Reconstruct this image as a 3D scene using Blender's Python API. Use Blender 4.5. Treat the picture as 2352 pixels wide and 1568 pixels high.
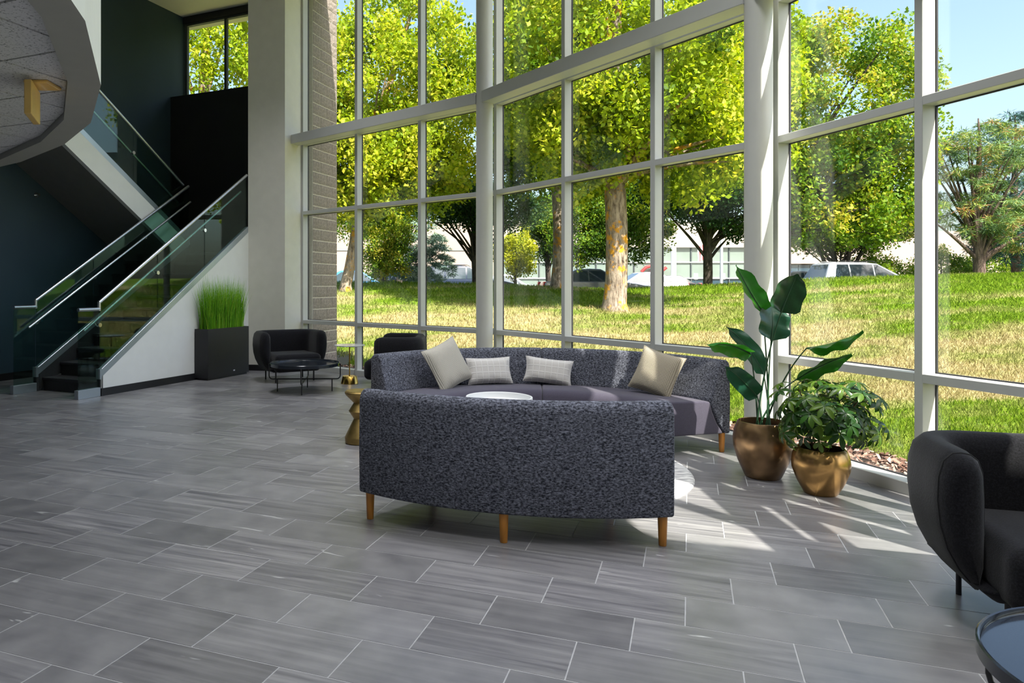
import bpy, bmesh, math, random
import numpy as np
from mathutils import Vector, Matrix

random.seed(7)
rng = np.random.default_rng(11)
for o in list(bpy.data.objects):
    bpy.data.objects.remove(o, do_unlink=True)
scene = bpy.context.scene
COL = scene.collection
PI = math.pi

# ------------------------------------------------------------------ camera
F, CX, HZ, HC = 1655.0, 928.0, 655.0, 1.44        # calibrated from the 12x24 in. floor tiles
cam_d = bpy.data.cameras.new('camera')
cam = bpy.data.objects.new('camera', cam_d)
COL.objects.link(cam)
cam.location = (0, 0, HC)
cam.rotation_euler = (PI / 2, 0, 0)
cam_d.sensor_width = 36
cam_d.lens = F / 2352 * 36
cam_d.shift_x = (1176 - CX) / 2352
cam_d.shift_y = -(784 - HZ) / 2352
cam_d.clip_end = 500
scene.camera = cam

# ------------------------------------------------------------------ sky, sun, exposure
SUN_EL = math.radians(50)
SUN_H = Vector((-0.51, 0.86)).normalized()          # horizontal direction in which the light travels
world = bpy.data.worlds.new('sky')
scene.world = world
world.use_nodes = True
nt = world.node_tree
nt.nodes.clear()
w_out = nt.nodes.new('ShaderNodeOutputWorld')
w_bg = nt.nodes.new('ShaderNodeBackground')
w_sky = nt.nodes.new('ShaderNodeTexSky')
w_sky.sky_type = 'NISHITA'
w_sky.sun_disc = False
w_sky.sun_elevation = SUN_EL
w_sky.sun_rotation = math.atan2(-SUN_H.x, -SUN_H.y)
w_sky.air_density = 1.0
w_sky.dust_density = 3.5
w_sky.ozone_density = 1.0
w_bg.inputs['Strength'].default_value = 0.34
nt.links.new(w_sky.outputs[0], w_bg.inputs[0])
nt.links.new(w_bg.outputs[0], w_out.inputs[0])

sun_d = bpy.data.lights.new('sun', 'SUN')
sun_d.energy = 14.0
sun_d.angle = math.radians(0.35)
sun_d.color = (1.0, 0.93, 0.82)
sun = bpy.data.objects.new('sun', sun_d)
COL.objects.link(sun)
sdir = Vector((SUN_H.x * math.cos(SUN_EL), SUN_H.y * math.cos(SUN_EL), -math.sin(SUN_EL)))
sun.rotation_euler = sdir.to_track_quat('-Z', 'Y').to_euler()
sun.location = (8, -12, 20)

FILL_W = 50.0                                        # each added fill lamp under the hall ceiling
scene.view_settings.view_transform = 'Standard'
scene.view_settings.look = 'None'
scene.view_settings.exposure = 0.22
scene.view_settings.gamma = 1.0
scene.view_settings.use_curve_mapping = False


def P(px, py, Y):
    """point at depth Y seen at photo pixel (px, py)"""
    return Vector(((px - CX) / F * Y, Y, HC - (py - HZ) / F * Y))


# ------------------------------------------------------------------ materials
def new_mat(name):
    m = bpy.data.materials.new(name)
    m.use_nodes = True
    t = m.node_tree
    t.nodes.clear()
    out = t.nodes.new('ShaderNodeOutputMaterial')
    return m, t, out


def N(t, kind, **kw):
    n = t.nodes.new(kind)
    for k, v in kw.items():
        if k.startswith('i_'):
            n.inputs[k[2:].replace('_', ' ')].default_value = v
        else:
            setattr(n, k, v)
    return n


def ramp(t, stops, fac=None, interp='LINEAR'):
    r = t.nodes.new('ShaderNodeValToRGB')
    r.color_ramp.interpolation = interp
    e = r.color_ramp.elements
    while len(e) < len(stops):
        e.new(0.5)
    for el, (p, c) in zip(e, stops):
        el.position = p
        el.color = (*c, 1) if len(c) == 3 else c
    if fac is not None:
        t.links.new(fac, r.inputs[0])
    return r


def mixc(t, a, b, fac, mode='MIX'):
    n = t.nodes.new('ShaderNodeMix')
    n.data_type = 'RGBA'
    n.blend_type = mode
    for s, v in ((n.inputs[0], fac), (n.inputs[6], a), (n.inputs[7], b)):
        if hasattr(v, 'links') or hasattr(v, 'is_linked'):
            t.links.new(v, s)
        elif isinstance(v, (int, float)):
            s.default_value = v
        else:
            s.default_value = (*v, 1)
    return n.outputs[2]


def simple(name, col, rough=0.5, metal=0.0, var=0.08, scale=6.0, bump=0.0, bscale=60.0, coat=0.0, spec=0.5, stretch=None, sheen=0.0):
    m, t, out = new_mat(name)
    b = t.nodes.new('ShaderNodeBsdfPrincipled')
    tc = t.nodes.new('ShaderNodeTexCoord')
    vec = tc.outputs['Object']
    if stretch:
        mp = t.nodes.new('ShaderNodeMapping')
        mp.inputs['Scale'].default_value = stretch
        t.links.new(vec, mp.inputs[0])
        vec = mp.outputs[0]
    nz = N(t, 'ShaderNodeTexNoise', i_Scale=scale, i_Detail=4.0)
    t.links.new(vec, nz.inputs['Vector'])
    lo = tuple(max(0, c * (1 - var)) for c in col)
    hi = tuple(min(1, c * (1 + var)) for c in col)
    r = ramp(t, [(0.3, lo), (0.7, hi)], nz.outputs['Fac'])
    t.links.new(r.outputs[0], b.inputs['Base Color'])
    b.inputs['Roughness'].default_value = rough
    b.inputs['Metallic'].default_value = metal
    b.inputs['Specular IOR Level'].default_value = spec
    b.inputs['Coat Weight'].default_value = coat
    if sheen:
        b.inputs['Sheen Weight'].default_value = sheen
    if bump:
        n2 = N(t, 'ShaderNodeTexNoise', i_Scale=bscale, i_Detail=3.0)
        t.links.new(vec, n2.inputs['Vector'])
        bp = N(t, 'ShaderNodeBump', i_Strength=bump, i_Distance=0.01)
        t.links.new(n2.outputs['Fac'], bp.inputs['Height'])
        t.links.new(bp.outputs[0], b.inputs['Normal'])
    t.links.new(b.outputs[0], out.inputs[0])
    return m


def glass_mat(name, tint, refl=0.08, fres=1.5, rough=0.0):
    """thin pane: passes light straight through with a fresnel mirror on top"""
    m, t, out = new_mat(name)
    tr = t.nodes.new('ShaderNodeBsdfTransparent')
    tr.inputs[0].default_value = (*tint, 1)
    gl = t.nodes.new('ShaderNodeBsdfGlossy')
    gl.inputs['Roughness'].default_value = rough
    gl.inputs['Color'].default_value = (0.95, 1, 0.98, 1)
    lw = N(t, 'ShaderNodeLayerWeight', i_Blend=0.5)
    pw = N(t, 'ShaderNodeMath', operation='POWER')
    pw.inputs[1].default_value = 5.0
    t.links.new(lw.outputs['Facing'], pw.inputs[0])
    fr = N(t, 'ShaderNodeMath', operation='MULTIPLY_ADD')
    fr.inputs[1].default_value = 0.36
    fr.inputs[2].default_value = 0.022
    t.links.new(pw.outputs[0], fr.inputs[0])
    nz = N(t, 'ShaderNodeTexNoise', i_Scale=0.8, i_Detail=2.0)
    mul = N(t, 'ShaderNodeMath', operation='MULTIPLY_ADD')
    mul.inputs[1].default_value = refl * 0.4
    mul.inputs[2].default_value = 0.0
    t.links.new(nz.outputs['Fac'], mul.inputs[0])
    add = N(t, 'ShaderNodeMath', operation='ADD', use_clamp=True)
    t.links.new(fr.outputs[0], add.inputs[0])
    t.links.new(mul.outputs[0], add.inputs[1])
    mx = t.nodes.new('ShaderNodeMixShader')
    t.links.new(add.outputs[0], mx.inputs[0])
    t.links.new(tr.outputs[0], mx.inputs[1])
    t.links.new(gl.outputs[0], mx.inputs[2])
    t.links.new(mx.outputs[0], out.inputs[0])
    return m


def tile_mat():
    m, t, out = new_mat('grey_stone_tile')
    b = t.nodes.new('ShaderNodeBsdfPrincipled')
    at = N(t, 'ShaderNodeAttribute', attribute_name='tuv')
    tone = N(t, 'ShaderNodeAttribute', attribute_name='tone')
    mp = t.nodes.new('ShaderNodeMapping')
    mp.inputs['Scale'].default_value = (1.3, 22, 1)
    t.links.new(at.outputs['Vector'], mp.inputs[0])
    n1 = N(t, 'ShaderNodeTexNoise', i_Scale=1.0, i_Detail=5.0, i_Roughness=0.6, i_Distortion=0.6)
    t.links.new(mp.outputs[0], n1.inputs['Vector'])
    n2 = N(t, 'ShaderNodeTexNoise', i_Scale=5.0, i_Detail=4.0)
    t.links.new(at.outputs['Vector'], n2.inputs['Vector'])
    r1 = ramp(t, [(0.30, (0.085, 0.083, 0.094)), (0.5, (0.185, 0.18, 0.19)), (0.70, (0.30, 0.292, 0.295))], n1.outputs['Fac'])
    r2 = ramp(t, [(0.3, (0.15, 0.147, 0.156)), (0.7, (0.235, 0.23, 0.236))], n2.outputs['Fac'])
    # some tiles are streaky, some cloudy
    st = N(t, 'ShaderNodeMath', operation='FRACT')
    k = N(t, 'ShaderNodeMath', operation='MULTIPLY')
    k.inputs[1].default_value = 7.31
    t.links.new(tone.outputs['Fac'], k.inputs[0])
    t.links.new(k.outputs[0], st.inputs[0])
    c = mixc(t, r2.outputs[0], r1.outputs[0], st.outputs[0])
    sc = N(t, 'ShaderNodeMapRange')
    sc.inputs['To Min'].default_value = 0.72
    sc.inputs['To Max'].default_value = 1.05
    t.links.new(tone.outputs['Fac'], sc.inputs[0])
    cc = t.nodes.new('ShaderNodeCombineColor')
    for i in range(3):
        t.links.new(sc.outputs[0], cc.inputs[i])
    c = mixc(t, c, cc.outputs[0], 1.0, 'MULTIPLY')
    # rare white calcite veins
    mp3 = t.nodes.new('ShaderNodeMapping')
    mp3.inputs['Scale'].default_value = (1.6, 9, 1)
    t.links.new(at.outputs['Vector'], mp3.inputs[0])
    n3 = N(t, 'ShaderNodeTexNoise', i_Scale=1.3, i_Detail=3.0, i_Distortion=1.2)
    t.links.new(mp3.outputs[0], n3.inputs['Vector'])
    r3 = ramp(t, [(0.70, (0, 0, 0)), (0.75, (0.75, 0.75, 0.75))], n3.outputs['Fac'])
    c = mixc(t, c, (0.5, 0.5, 0.5), r3.outputs[0])
    t.links.new(c, b.inputs['Base Color'])
    b.inputs['Roughness'].default_value = 0.36
    rr = N(t, 'ShaderNodeMapRange')
    rr.inputs['To Min'].default_value = 0.24
    rr.inputs['To Max'].default_value = 0.40
    t.links.new(n2.outputs['Fac'], rr.inputs[0])
    t.links.new(rr.outputs[0], b.inputs['Roughness'])
    t.links.new(b.outputs[0], out.inputs[0])
    return m


def tweed_mat(name, dark, light, scale=1.0, stretch=(260, 260, 520), rough=0.95):
    m, t, out = new_mat(name)
    b = t.nodes.new('ShaderNodeBsdfPrincipled')
    tc = t.nodes.new('ShaderNodeTexCoord')
    mp = t.nodes.new('ShaderNodeMapping')
    mp.inputs['Scale'].default_value = tuple(s * scale for s in stretch)
    t.links.new(tc.outputs['Object'], mp.inputs[0])
    nz = N(t, 'ShaderNodeTexNoise', i_Scale=0.42, i_Detail=2.5, i_Roughness=0.7)
    t.links.new(mp.outputs[0], nz.inputs['Vector'])
    r = ramp(t, [(0.36, dark), (0.52, tuple((a + c) / 2 * 0.85 for a, c in zip(dark, light))), (0.68, light)], nz.outputs['Fac'])
    t.links.new(r.outputs[0], b.inputs['Base Color'])
    b.inputs['Roughness'].default_value = rough
    b.inputs['Specular IOR Level'].default_value = 0.15
    b.inputs['Sheen Weight'].default_value = 0.12
    bp = N(t, 'ShaderNodeBump', i_Strength=0.35, i_Distance=0.004)
    t.links.new(nz.outputs['Fac'], bp.inputs['Height'])
    t.links.new(bp.outputs[0], b.inputs['Normal'])
    t.links.new(b.outputs[0], out.inputs[0])
    return m


def pillow_mat(name, base, line, kind):
    m, t, out = new_mat(name)
    b = t.nodes.new('ShaderNodeBsdfPrincipled')
    tc = t.nodes.new('ShaderNodeTexCoord')
    w1 = N(t, 'ShaderNodeTexWave', wave_type='BANDS', bands_direction='X', i_Distortion=0.6)
    w2 = N(t, 'ShaderNodeTexWave', wave_type='BANDS', bands_direction='Y', i_Distortion=0.6)
    sx, sy = (24, 24) if kind == 'waffle' else (5.2, 5.2)
    if kind == 'rib':
        sx, sy = 26, 40
    w1.inputs['Scale'].default_value = sx
    w2.inputs['Scale'].default_value = sy
    t.links.new(tc.outputs['Object'], w1.inputs['Vector'])
    t.links.new(tc.outputs['Object'], w2.inputs['Vector'])
    lo, hi = (0.05, 0.6) if kind != 'plaid' else (0.90, 0.97)
    r1 = ramp(t, [(lo, (0, 0, 0)), (hi, (1, 1, 1))], w1.outputs['Fac'])
    r2 = ramp(t, [(lo, (0, 0, 0)), (hi, (1, 1, 1))], w2.outputs['Fac'])
    if kind == 'plaid':
        f = mixc(t, r1.outputs[0], r2.outputs[0], 1.0, 'LIGHTEN')
        c = mixc(t, base, line, f)
    else:
        f = mixc(t, r1.outputs[0], r2.outputs[0], 1.0 if kind == 'waffle' else 0.35, 'MULTIPLY')
        c = mixc(t, line, base, f)
    t.links.new(c, b.inputs['Base Color'])
    b.inputs['Roughness'].default_value = 0.95
    b.inputs['Specular IOR Level'].default_value = 0.1
    bp = N(t, 'ShaderNodeBump', i_Strength=0.5, i_Distance=0.004)
    t.links.new(f, bp.inputs['Height'])
    t.links.new(bp.outputs[0], b.inputs['Normal'])
    t.links.new(b.outputs[0], out.inputs[0])
    return m


def leaf_mat(name, stops, trans=0.45, rough=0.55, attr='tone', spec=0.25, gain=0.86):
    m, t, out = new_mat(name)
    at = N(t, 'ShaderNodeAttribute', attribute_name=attr)
    stops = [(p, tuple(k * gain for k in c)) for p, c in stops]
    r = ramp(t, stops, at.outputs['Fac'])
    b = t.nodes.new('ShaderNodeBsdfPrincipled')
    b.inputs['Roughness'].default_value = rough
    b.inputs['Specular IOR Level'].default_value = spec
    t.links.new(r.outputs[0], b.inputs['Base Color'])
    tl = t.nodes.new('ShaderNodeBsdfTranslucent')
    br = mixc(t, r.outputs[0], (1.0, 1.0, 0.35), 1.0, 'MULTIPLY')
    t.links.new(br, tl.inputs['Color'])
    mx = t.nodes.new('ShaderNodeMixShader')
    mx.inputs[0].default_value = trans
    t.links.new(b.outputs[0], mx.inputs[1])
    t.links.new(tl.outputs[0], mx.inputs[2])
    t.links.new(mx.outputs[0], out.inputs[0])
    return m


def lawn_color(t, tone=None):
    """green turf with sun-dried straw patches, from world position"""
    g = t.nodes.new('ShaderNodeNewGeometry')
    n1 = N(t, 'ShaderNodeTexNoise', i_Scale=0.55, i_Detail=5.0, i_Roughness=0.62)
    mp = t.nodes.new('ShaderNodeMapping')
    mp.inputs['Rotation'].default_value = (0, 0, math.radians(-25))
    mp.inputs['Scale'].default_value = (0.55, 1.5, 1)
    t.links.new(g.outputs['Position'], mp.inputs[0])
    t.links.new(mp.outputs[0], n1.inputs['Vector'])
    dry = N(t, 'ShaderNodeAttribute', attribute_name='dry')
    ad = N(t, 'ShaderNodeMath', operation='ADD')
    t.links.new(n1.outputs['Fac'], ad.inputs[0])
    t.links.new(dry.outputs['Fac'], ad.inputs[1])
    straw = ramp(t, [(0.46, (0, 0, 0)), (0.66, (1, 1, 1))], ad.outputs[0])
    n2 = N(t, 'ShaderNodeTexNoise', i_Scale=14.0, i_Detail=4.0)
    t.links.new(g.outputs['Position'], n2.inputs['Vector'])
    src = tone if tone is not None else n2.outputs['Fac']
    gr = ramp(t, [(0.0, (0.048, 0.108, 0.009)), (0.5, (0.135, 0.225, 0.014)), (1.0, (0.265, 0.34, 0.036))], src)
    dr = ramp(t, [(0.0, (0.20, 0.165, 0.05)), (0.5, (0.39, 0.325, 0.155)), (1.0, (0.55, 0.47, 0.28))], src)
    return mixc(t, mixc(t, gr.outputs[0], dr.outputs[0], straw.outputs[0]), (0.84, 0.84, 0.84), 1.0, 'MULTIPLY')


def lawn_mat():
    m, t, out = new_mat('lawn_turf')
    b = t.nodes.new('ShaderNodeBsdfPrincipled')
    t.links.new(lawn_color(t), b.inputs['Base Color'])
    b.inputs['Roughness'].default_value = 0.95
    b.inputs['Specular IOR Level'].default_value = 0.05
    t.links.new(b.outputs[0], out.inputs[0])
    return m


def grass_mat():
    m, t, out = new_mat('grass_blades')
    at = N(t, 'ShaderNodeAttribute', attribute_name='tone')
    c = lawn_color(t, at.outputs['Fac'])
    b = t.nodes.new('ShaderNodeBsdfDiffuse')
    t.links.new(c, b.inputs[0])
    tl = t.nodes.new('ShaderNodeBsdfTranslucent')
    t.links.new(c, tl.inputs[0])
    mx = t.nodes.new('ShaderNodeMixShader')
    mx.inputs[0].default_value = 0.35
    t.links.new(b.outputs[0], mx.inputs[1])
    t.links.new(tl.outputs[0], mx.inputs[2])
    t.links.new(mx.outputs[0], out.inputs[0])
    return m


def bark_mat(name, dark, light, lichen=None, amount=0.5):
    m, t, out = new_mat(name)
    b = t.nodes.new('ShaderNodeBsdfPrincipled')
    tc = t.nodes.new('ShaderNodeTexCoord')
    mp = t.nodes.new('ShaderNodeMapping')
    mp.inputs['Scale'].default_value = (9, 9, 2.2)
    t.links.new(tc.outputs['Object'], mp.inputs[0])
    n1 = N(t, 'ShaderNodeTexNoise', i_Scale=1.6, i_Detail=6.0, i_Roughness=0.7)
    t.links.new(mp.outputs[0], n1.inputs['Vector'])
    c = ramp(t, [(0.35, dark), (0.65, light)], n1.outputs['Fac']).outputs[0]
    if lichen:
        n2 = N(t, 'ShaderNodeTexNoise', i_Scale=3.2, i_Detail=5.0, i_Roughness=0.7)
        t.links.new(tc.outputs['Object'], n2.inputs['Vector'])
        r = ramp(t, [(amount, (0, 0, 0)), (amount + 0.08, (1, 1, 1))], n2.outputs['Fac'])
        c = mixc(t, c, lichen, r.outputs[0])
    t.links.new(c, b.inputs['Base Color'])
    b.inputs['Roughness'].default_value = 0.95
    b.inputs['Specular IOR Level'].default_value = 0.1
    bp = N(t, 'ShaderNodeBump', i_Strength=0.9, i_Distance=0.04)
    t.links.new(n1.outputs['Fac'], bp.inputs['Height'])
    t.links.new(bp.outputs[0], b.inputs['Normal'])
    t.links.new(b.outputs[0], out.inputs[0])
    return m


def rug_mat():
    m, t, out = new_mat('shag_rug')
    b = t.nodes.new('ShaderNodeBsdfPrincipled')
    tc = t.nodes.new('ShaderNodeTexCoord')
    mp = t.nodes.new('ShaderNodeMapping')
    mp.inputs['Rotation'].default_value = (0, 0, 0.5)
    mp.inputs['Scale'].default_value = (5, 22, 1)
    t.links.new(tc.outputs['Object'], mp.inputs[0])
    n1 = N(t, 'ShaderNodeTexNoise', i_Scale=1.5, i_Detail=5.0, i_Distortion=1.5)
    t.links.new(mp.outputs[0], n1.inputs['Vector'])
    r = ramp(t, [(0.33, (0.24, 0.24, 0.25)), (0.6, (0.62, 0.61, 0.6))], n1.outputs['Fac'])
    t.links.new(r.outputs[0], b.inputs['Base Color'])
    b.inputs['Roughness'].default_value = 1.0
    bp = N(t, 'ShaderNodeBump', i_Strength=0.6, i_Distance=0.01)
    t.links.new(n1.outputs['Fac'], bp.inputs['Height'])
    t.links.new(bp.outputs[0], b.inputs['Normal'])
    t.links.new(b.outputs[0], out.inputs[0])
    return m


def acoustic_mat():
    m, t, out = new_mat('acoustic_ceiling_tile')
    b = t.nodes.new('ShaderNodeBsdfPrincipled')
    tc = t.nodes.new('ShaderNodeTexCoord')
    v = N(t, 'ShaderNodeTexNoise', i_Scale=75.0, i_Detail=3.0)
    t.links.new(tc.outputs['Object'], v.inputs['Vector'])
    r = ramp(t, [(0.34, (0.3, 0.3, 0.285)), (0.44, (0.72, 0.71, 0.69))], v.outputs['Fac'])
    t.links.new(r.outputs[0], b.inputs['Base Color'])
    b.inputs['Roughness'].default_value = 0.95
    t.links.new(b.outputs[0], out.inputs[0])
    return m


MT = {
    'tile': tile_mat(),
    'grout': simple('grout', (0.33, 0.33, 0.335), 0.75, var=0.1, scale=20),
    'white': simple('wall_paint_white', (0.70, 0.71, 0.70), 0.65, var=0.02, bump=0.03, bscale=200),
    'pillar': simple('wall_paint_warm_white', (0.62, 0.605, 0.555), 0.7, var=0.03, bump=0.03, bscale=200),
    'navy': simple('wall_paint_navy', (0.026, 0.050, 0.075), 0.6, var=0.06, scale=2),
    'black_wall': simple('wall_paint_black', (0.012, 0.013, 0.014), 0.6, var=0.06, scale=2),
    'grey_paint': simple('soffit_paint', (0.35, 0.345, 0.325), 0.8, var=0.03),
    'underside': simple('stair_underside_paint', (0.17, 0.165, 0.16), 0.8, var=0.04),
    'base': simple('baseboard_rubber', (0.010, 0.010, 0.012), 0.45, var=0.1),
    'alu': simple('painted_aluminium', (0.50, 0.505, 0.49), 0.38, var=0.02),
    'gasket': simple('black_gasket', (0.02, 0.02, 0.025), 0.6),
    'column': simple('column_paint', (0.55, 0.55, 0.52), 0.35, var=0.02),
    'glass': glass_mat('window_glass', (0.965, 0.985, 0.975), 0.05),
    'sglass': glass_mat('stair_glass', (0.72, 0.86, 0.81), 0.10),
    'steel': simple('brushed_steel', (0.56, 0.58, 0.62), 0.28, metal=0.95, var=0.06, scale=30),
    'shoe': simple('aluminium_shoe', (0.45, 0.50, 0.55), 0.35, metal=0.85, var=0.04),
    'chrome': simple('chrome', (0.8, 0.8, 0.8), 0.1, metal=1.0, var=0.02),
    'step': simple('black_rubber_tread', (0.020, 0.020, 0.022), 0.5, var=0.2, scale=30),
    'cmu': simple('split_face_block', (0.185, 0.155, 0.138), 0.95, var=0.4, scale=38, bump=1.0, bscale=24),
    'mortar': simple('mortar', (0.66, 0.61, 0.54), 0.95, var=0.08, scale=30),
    'acoustic': acoustic_mat(),
    'dark_gap': simple('dark_ceiling_grid', (0.05, 0.05, 0.05), 0.8),
    'gold_box': simple('golden_lacquer', (0.85, 0.56, 0.17), 0.4, var=0.06, coat=0.3),
    'tweed': tweed_mat('blue_grey_tweed', (0.010, 0.011, 0.018), (0.20, 0.21, 0.265), 1.0, (150, 150, 300)),
    'seat': simple('mauve_seat_fabric', (0.062, 0.056, 0.082), 0.95, var=0.12, scale=140, bump=0.1, bscale=500, spec=0.1, sheen=0.2),
    'felt': tweed_mat('charcoal_felt', (0.0028, 0.0028, 0.004), (0.013, 0.013, 0.017), 1.2, (260, 260, 260)),
    'felt_seam': simple('felt_piping', (0.005, 0.005, 0.006), 0.9),
    'oak': simple('oiled_oak', (0.50, 0.205, 0.032), 0.42, var=0.18, scale=9, stretch=(6, 6, 0.7)),
    'black_metal': simple('black_powder_coat', (0.012, 0.012, 0.014), 0.35, var=0.1),
    'table_top': simple('black_table_top', (0.014, 0.018, 0.026), 0.14, var=0.15, scale=300),
    'white_lac': simple('white_lacquer', (0.74, 0.75, 0.76), 0.35, var=0.01),
    'marble': simple('pale_stone_top', (0.60, 0.61, 0.62), 0.15, var=0.06, scale=5),
    'brass': simple('polished_brass', (0.72, 0.46, 0.12), 0.2, metal=1.0, var=0.06, scale=20),
    'aged_gold': simple('aged_gold', (0.34, 0.235, 0.085), 0.42, metal=0.9, var=0.25, scale=12),
    'bronze': simple('bronze_glaze', (0.30, 0.185, 0.095), 0.27, metal=0.85, var=0.35, scale=7),
    'bronze2': simple('gold_bronze_glaze', (0.46, 0.27, 0.10), 0.24, metal=0.85, var=0.3, scale=7),
    'soil': simple('dark_soil', (0.02, 0.013, 0.009), 1.0, var=0.4, scale=60, bump=0.8, bscale=90),
    'planter': simple('black_planter', (0.012, 0.012, 0.015), 0.5, var=0.1),
    'mark': simple('pale_emblem', (0.6, 0.6, 0.7), 0.4),
    'plw': pillow_mat('rib_pillow', (0.50, 0.475, 0.42), (0.29, 0.27, 0.235), 'rib'),
    'plw2': pillow_mat('waffle_pillow', (0.50, 0.45, 0.36), (0.24, 0.21, 0.16), 'waffle'),
    'plp': pillow_mat('plaid_pillow', (0.50, 0.48, 0.47), (0.575, 0.56, 0.55), 'plaid'),
    'rug': rug_mat(),
    'lawn': lawn_mat(),
    'grass': grass_mat(),
    'mulch': leaf_mat('bark_mulch', [(0, (0.07, 0.035, 0.025)), (0.6, (0.22, 0.12, 0.09)), (1, (0.50, 0.36, 0.29))], 0.0, 0.95),
    'mulch_soil': simple('mulch_soil', (0.10, 0.055, 0.042), 1.0, var=0.5, scale=40, bump=0.8, bscale=60),
    'asphalt': simple('asphalt', (0.16, 0.16, 0.165), 0.9, var=0.15, scale=40),
    'kerb': simple('concrete_kerb', (0.55, 0.54, 0.50), 0.9, var=0.08, scale=8),
    'bark': bark_mat('lichen_bark', (0.09, 0.065, 0.05), (0.44, 0.36, 0.29), (0.55, 0.27, 0.03), 0.53),
    'bark_d': bark_mat('dark_bark', (0.022, 0.02, 0.018), (0.11, 0.09, 0.075)),
    'bark_p': bark_mat('pine_bark', (0.05, 0.035, 0.03), (0.23, 0.16, 0.14)),
    'lf_bright': leaf_mat('leaf_yellow_green', [(0, (0.07, 0.15, 0.008)), (0.45, (0.31, 0.44, 0.016)), (0.8, (0.52, 0.60, 0.03)), (1, (0.68, 0.64, 0.07))]),
    'lf_mid': leaf_mat('leaf_mid_green', [(0, (0.03, 0.10, 0.015)), (0.5, (0.15, 0.29, 0.025)), (0.9, (0.36, 0.46, 0.035)), (1, (0.52, 0.46, 0.06))]),
    'lf_dark': leaf_mat('leaf_dark_green', [(0, (0.010, 0.035, 0.012)), (0.6, (0.04, 0.11, 0.03)), (1, (0.14, 0.22, 0.04))]),
    'lf_olive': leaf_mat('leaf_olive', [(0, (0.03, 0.06, 0.012)), (0.5, (0.13, 0.20, 0.025)), (1, (0.32, 0.30, 0.07))]),
    'lf_yellow': leaf_mat('leaf_lemon', [(0, (0.12, 0.20, 0.01)), (0.5, (0.45, 0.50, 0.02)), (1, (0.70, 0.66, 0.06))]),
    'lf_pine': leaf_mat('pine_needles', [(0, (0.05, 0.11, 0.06)), (0.5, (0.18, 0.30, 0.10)), (0.8, (0.36, 0.44, 0.09)), (0.93, (0.50, 0.27, 0.12)), (1, (0.50, 0.24, 0.12))], 0.2),
    'lf_spruce': leaf_mat('blue_spruce_needles', [(0, (0.06, 0.13, 0.11)), (0.6, (0.24, 0.37, 0.30)), (1, (0.48, 0.60, 0.50))], 0.15),
    'lf_teal': leaf_mat('dark_spruce_needles', [(0, (0.02, 0.06, 0.06)), (0.6, (0.06, 0.15, 0.13)), (1, (0.14, 0.27, 0.22))], 0.15),
    'plant_a': leaf_mat('glossy_leaf_dark', [(0, (0.010, 0.045, 0.014)), (0.5, (0.018, 0.075, 0.030)), (1, (0.02, 0.09, 0.055))], 0.22, 0.3, spec=0.5, gain=1.0),
    'plant_b': leaf_mat('glossy_leaf_bright', [(0, (0.015, 0.10, 0.010)), (1, (0.03, 0.20, 0.02))], 0.35, 0.3, spec=0.5, gain=1.0),
    'plant_c': leaf_mat('umbrella_leaf', [(0, (0.008, 0.032, 0.006)), (0.6, (0.026, 0.085, 0.010)), (1, (0.11, 0.20, 0.018))], 0.3, 0.3, spec=0.5, gain=1.0),
    'stem': simple('plant_stem', (0.02, 0.07, 0.03), 0.5, var=0.2),
    'twig': simple('brown_twig', (0.10, 0.06, 0.03), 0.8, var=0.2),
    'reed': leaf_mat('grass_reed', [(0, (0.03, 0.10, 0.006)), (0.5, (0.10, 0.27, 0.012)), (1, (0.28, 0.42, 0.04))], 0.3, 0.5, gain=1.6),
    'beige': simple('beige_panel', (0.36, 0.28, 0.23), 0.85, var=0.04, scale=1.5),
    'beige2': simple('beige_band', (0.37, 0.32, 0.26), 0.85, var=0.04, scale=1.5),
    'fwhite': simple('white_frame', (0.50, 0.52, 0.51), 0.5, var=0.02),
    'fdark': simple('dark_frame', (0.06, 0.07, 0.07), 0.5, var=0.02),
    'pane_l': simple('reflective_pane', (0.18, 0.225, 0.20), 0.08, var=0.12, scale=0.6, spec=0.8),
    'pane_d': simple('dark_pane', (0.03, 0.06, 0.085), 0.06, var=0.15, scale=0.6, spec=0.8),
    'red': simple('red_paint', (0.42, 0.03, 0.03), 0.4),
    'white_p': simple('white_post_paint', (0.85, 0.83, 0.78), 0.5, var=0.02),
    'flag': simple('flag_cloth', (0.75, 0.10, 0.10), 0.8),
    'c_silver': simple('silver_car_paint', (0.56, 0.58, 0.63), 0.22, metal=0.3, var=0.01, coat=0.5),
    'c_navy': simple('navy_car_paint', (0.028, 0.040, 0.075), 0.2, var=0.02, coat=0.6),
    'c_grey': simple('grey_car_paint', (0.27, 0.285, 0.32), 0.22, metal=0.3, var=0.01, coat=0.5),
    'c_white': simple('white_car_paint', (0.80, 0.80, 0.78), 0.2, var=0.01, coat=0.5),
    'c_blue': simple('blue_car_paint', (0.04, 0.22, 0.50), 0.2, var=0.01, coat=0.5),
    'c_black': simple('black_car_paint', (0.015, 0.016, 0.018), 0.2, var=0.01, coat=0.5),
    'c_glass': simple('car_glass', (0.045, 0.065, 0.085), 0.05, var=0.1, scale=2, spec=0.9),
    'c_red': simple('tail_lamp', (0.45, 0.012, 0.02), 0.2),
    'c_lamp': simple('head_lamp', (0.75, 0.78, 0.8), 0.15),
    'tyre': simple('tyre', (0.015, 0.015, 0.016), 0.8),
}


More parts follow.
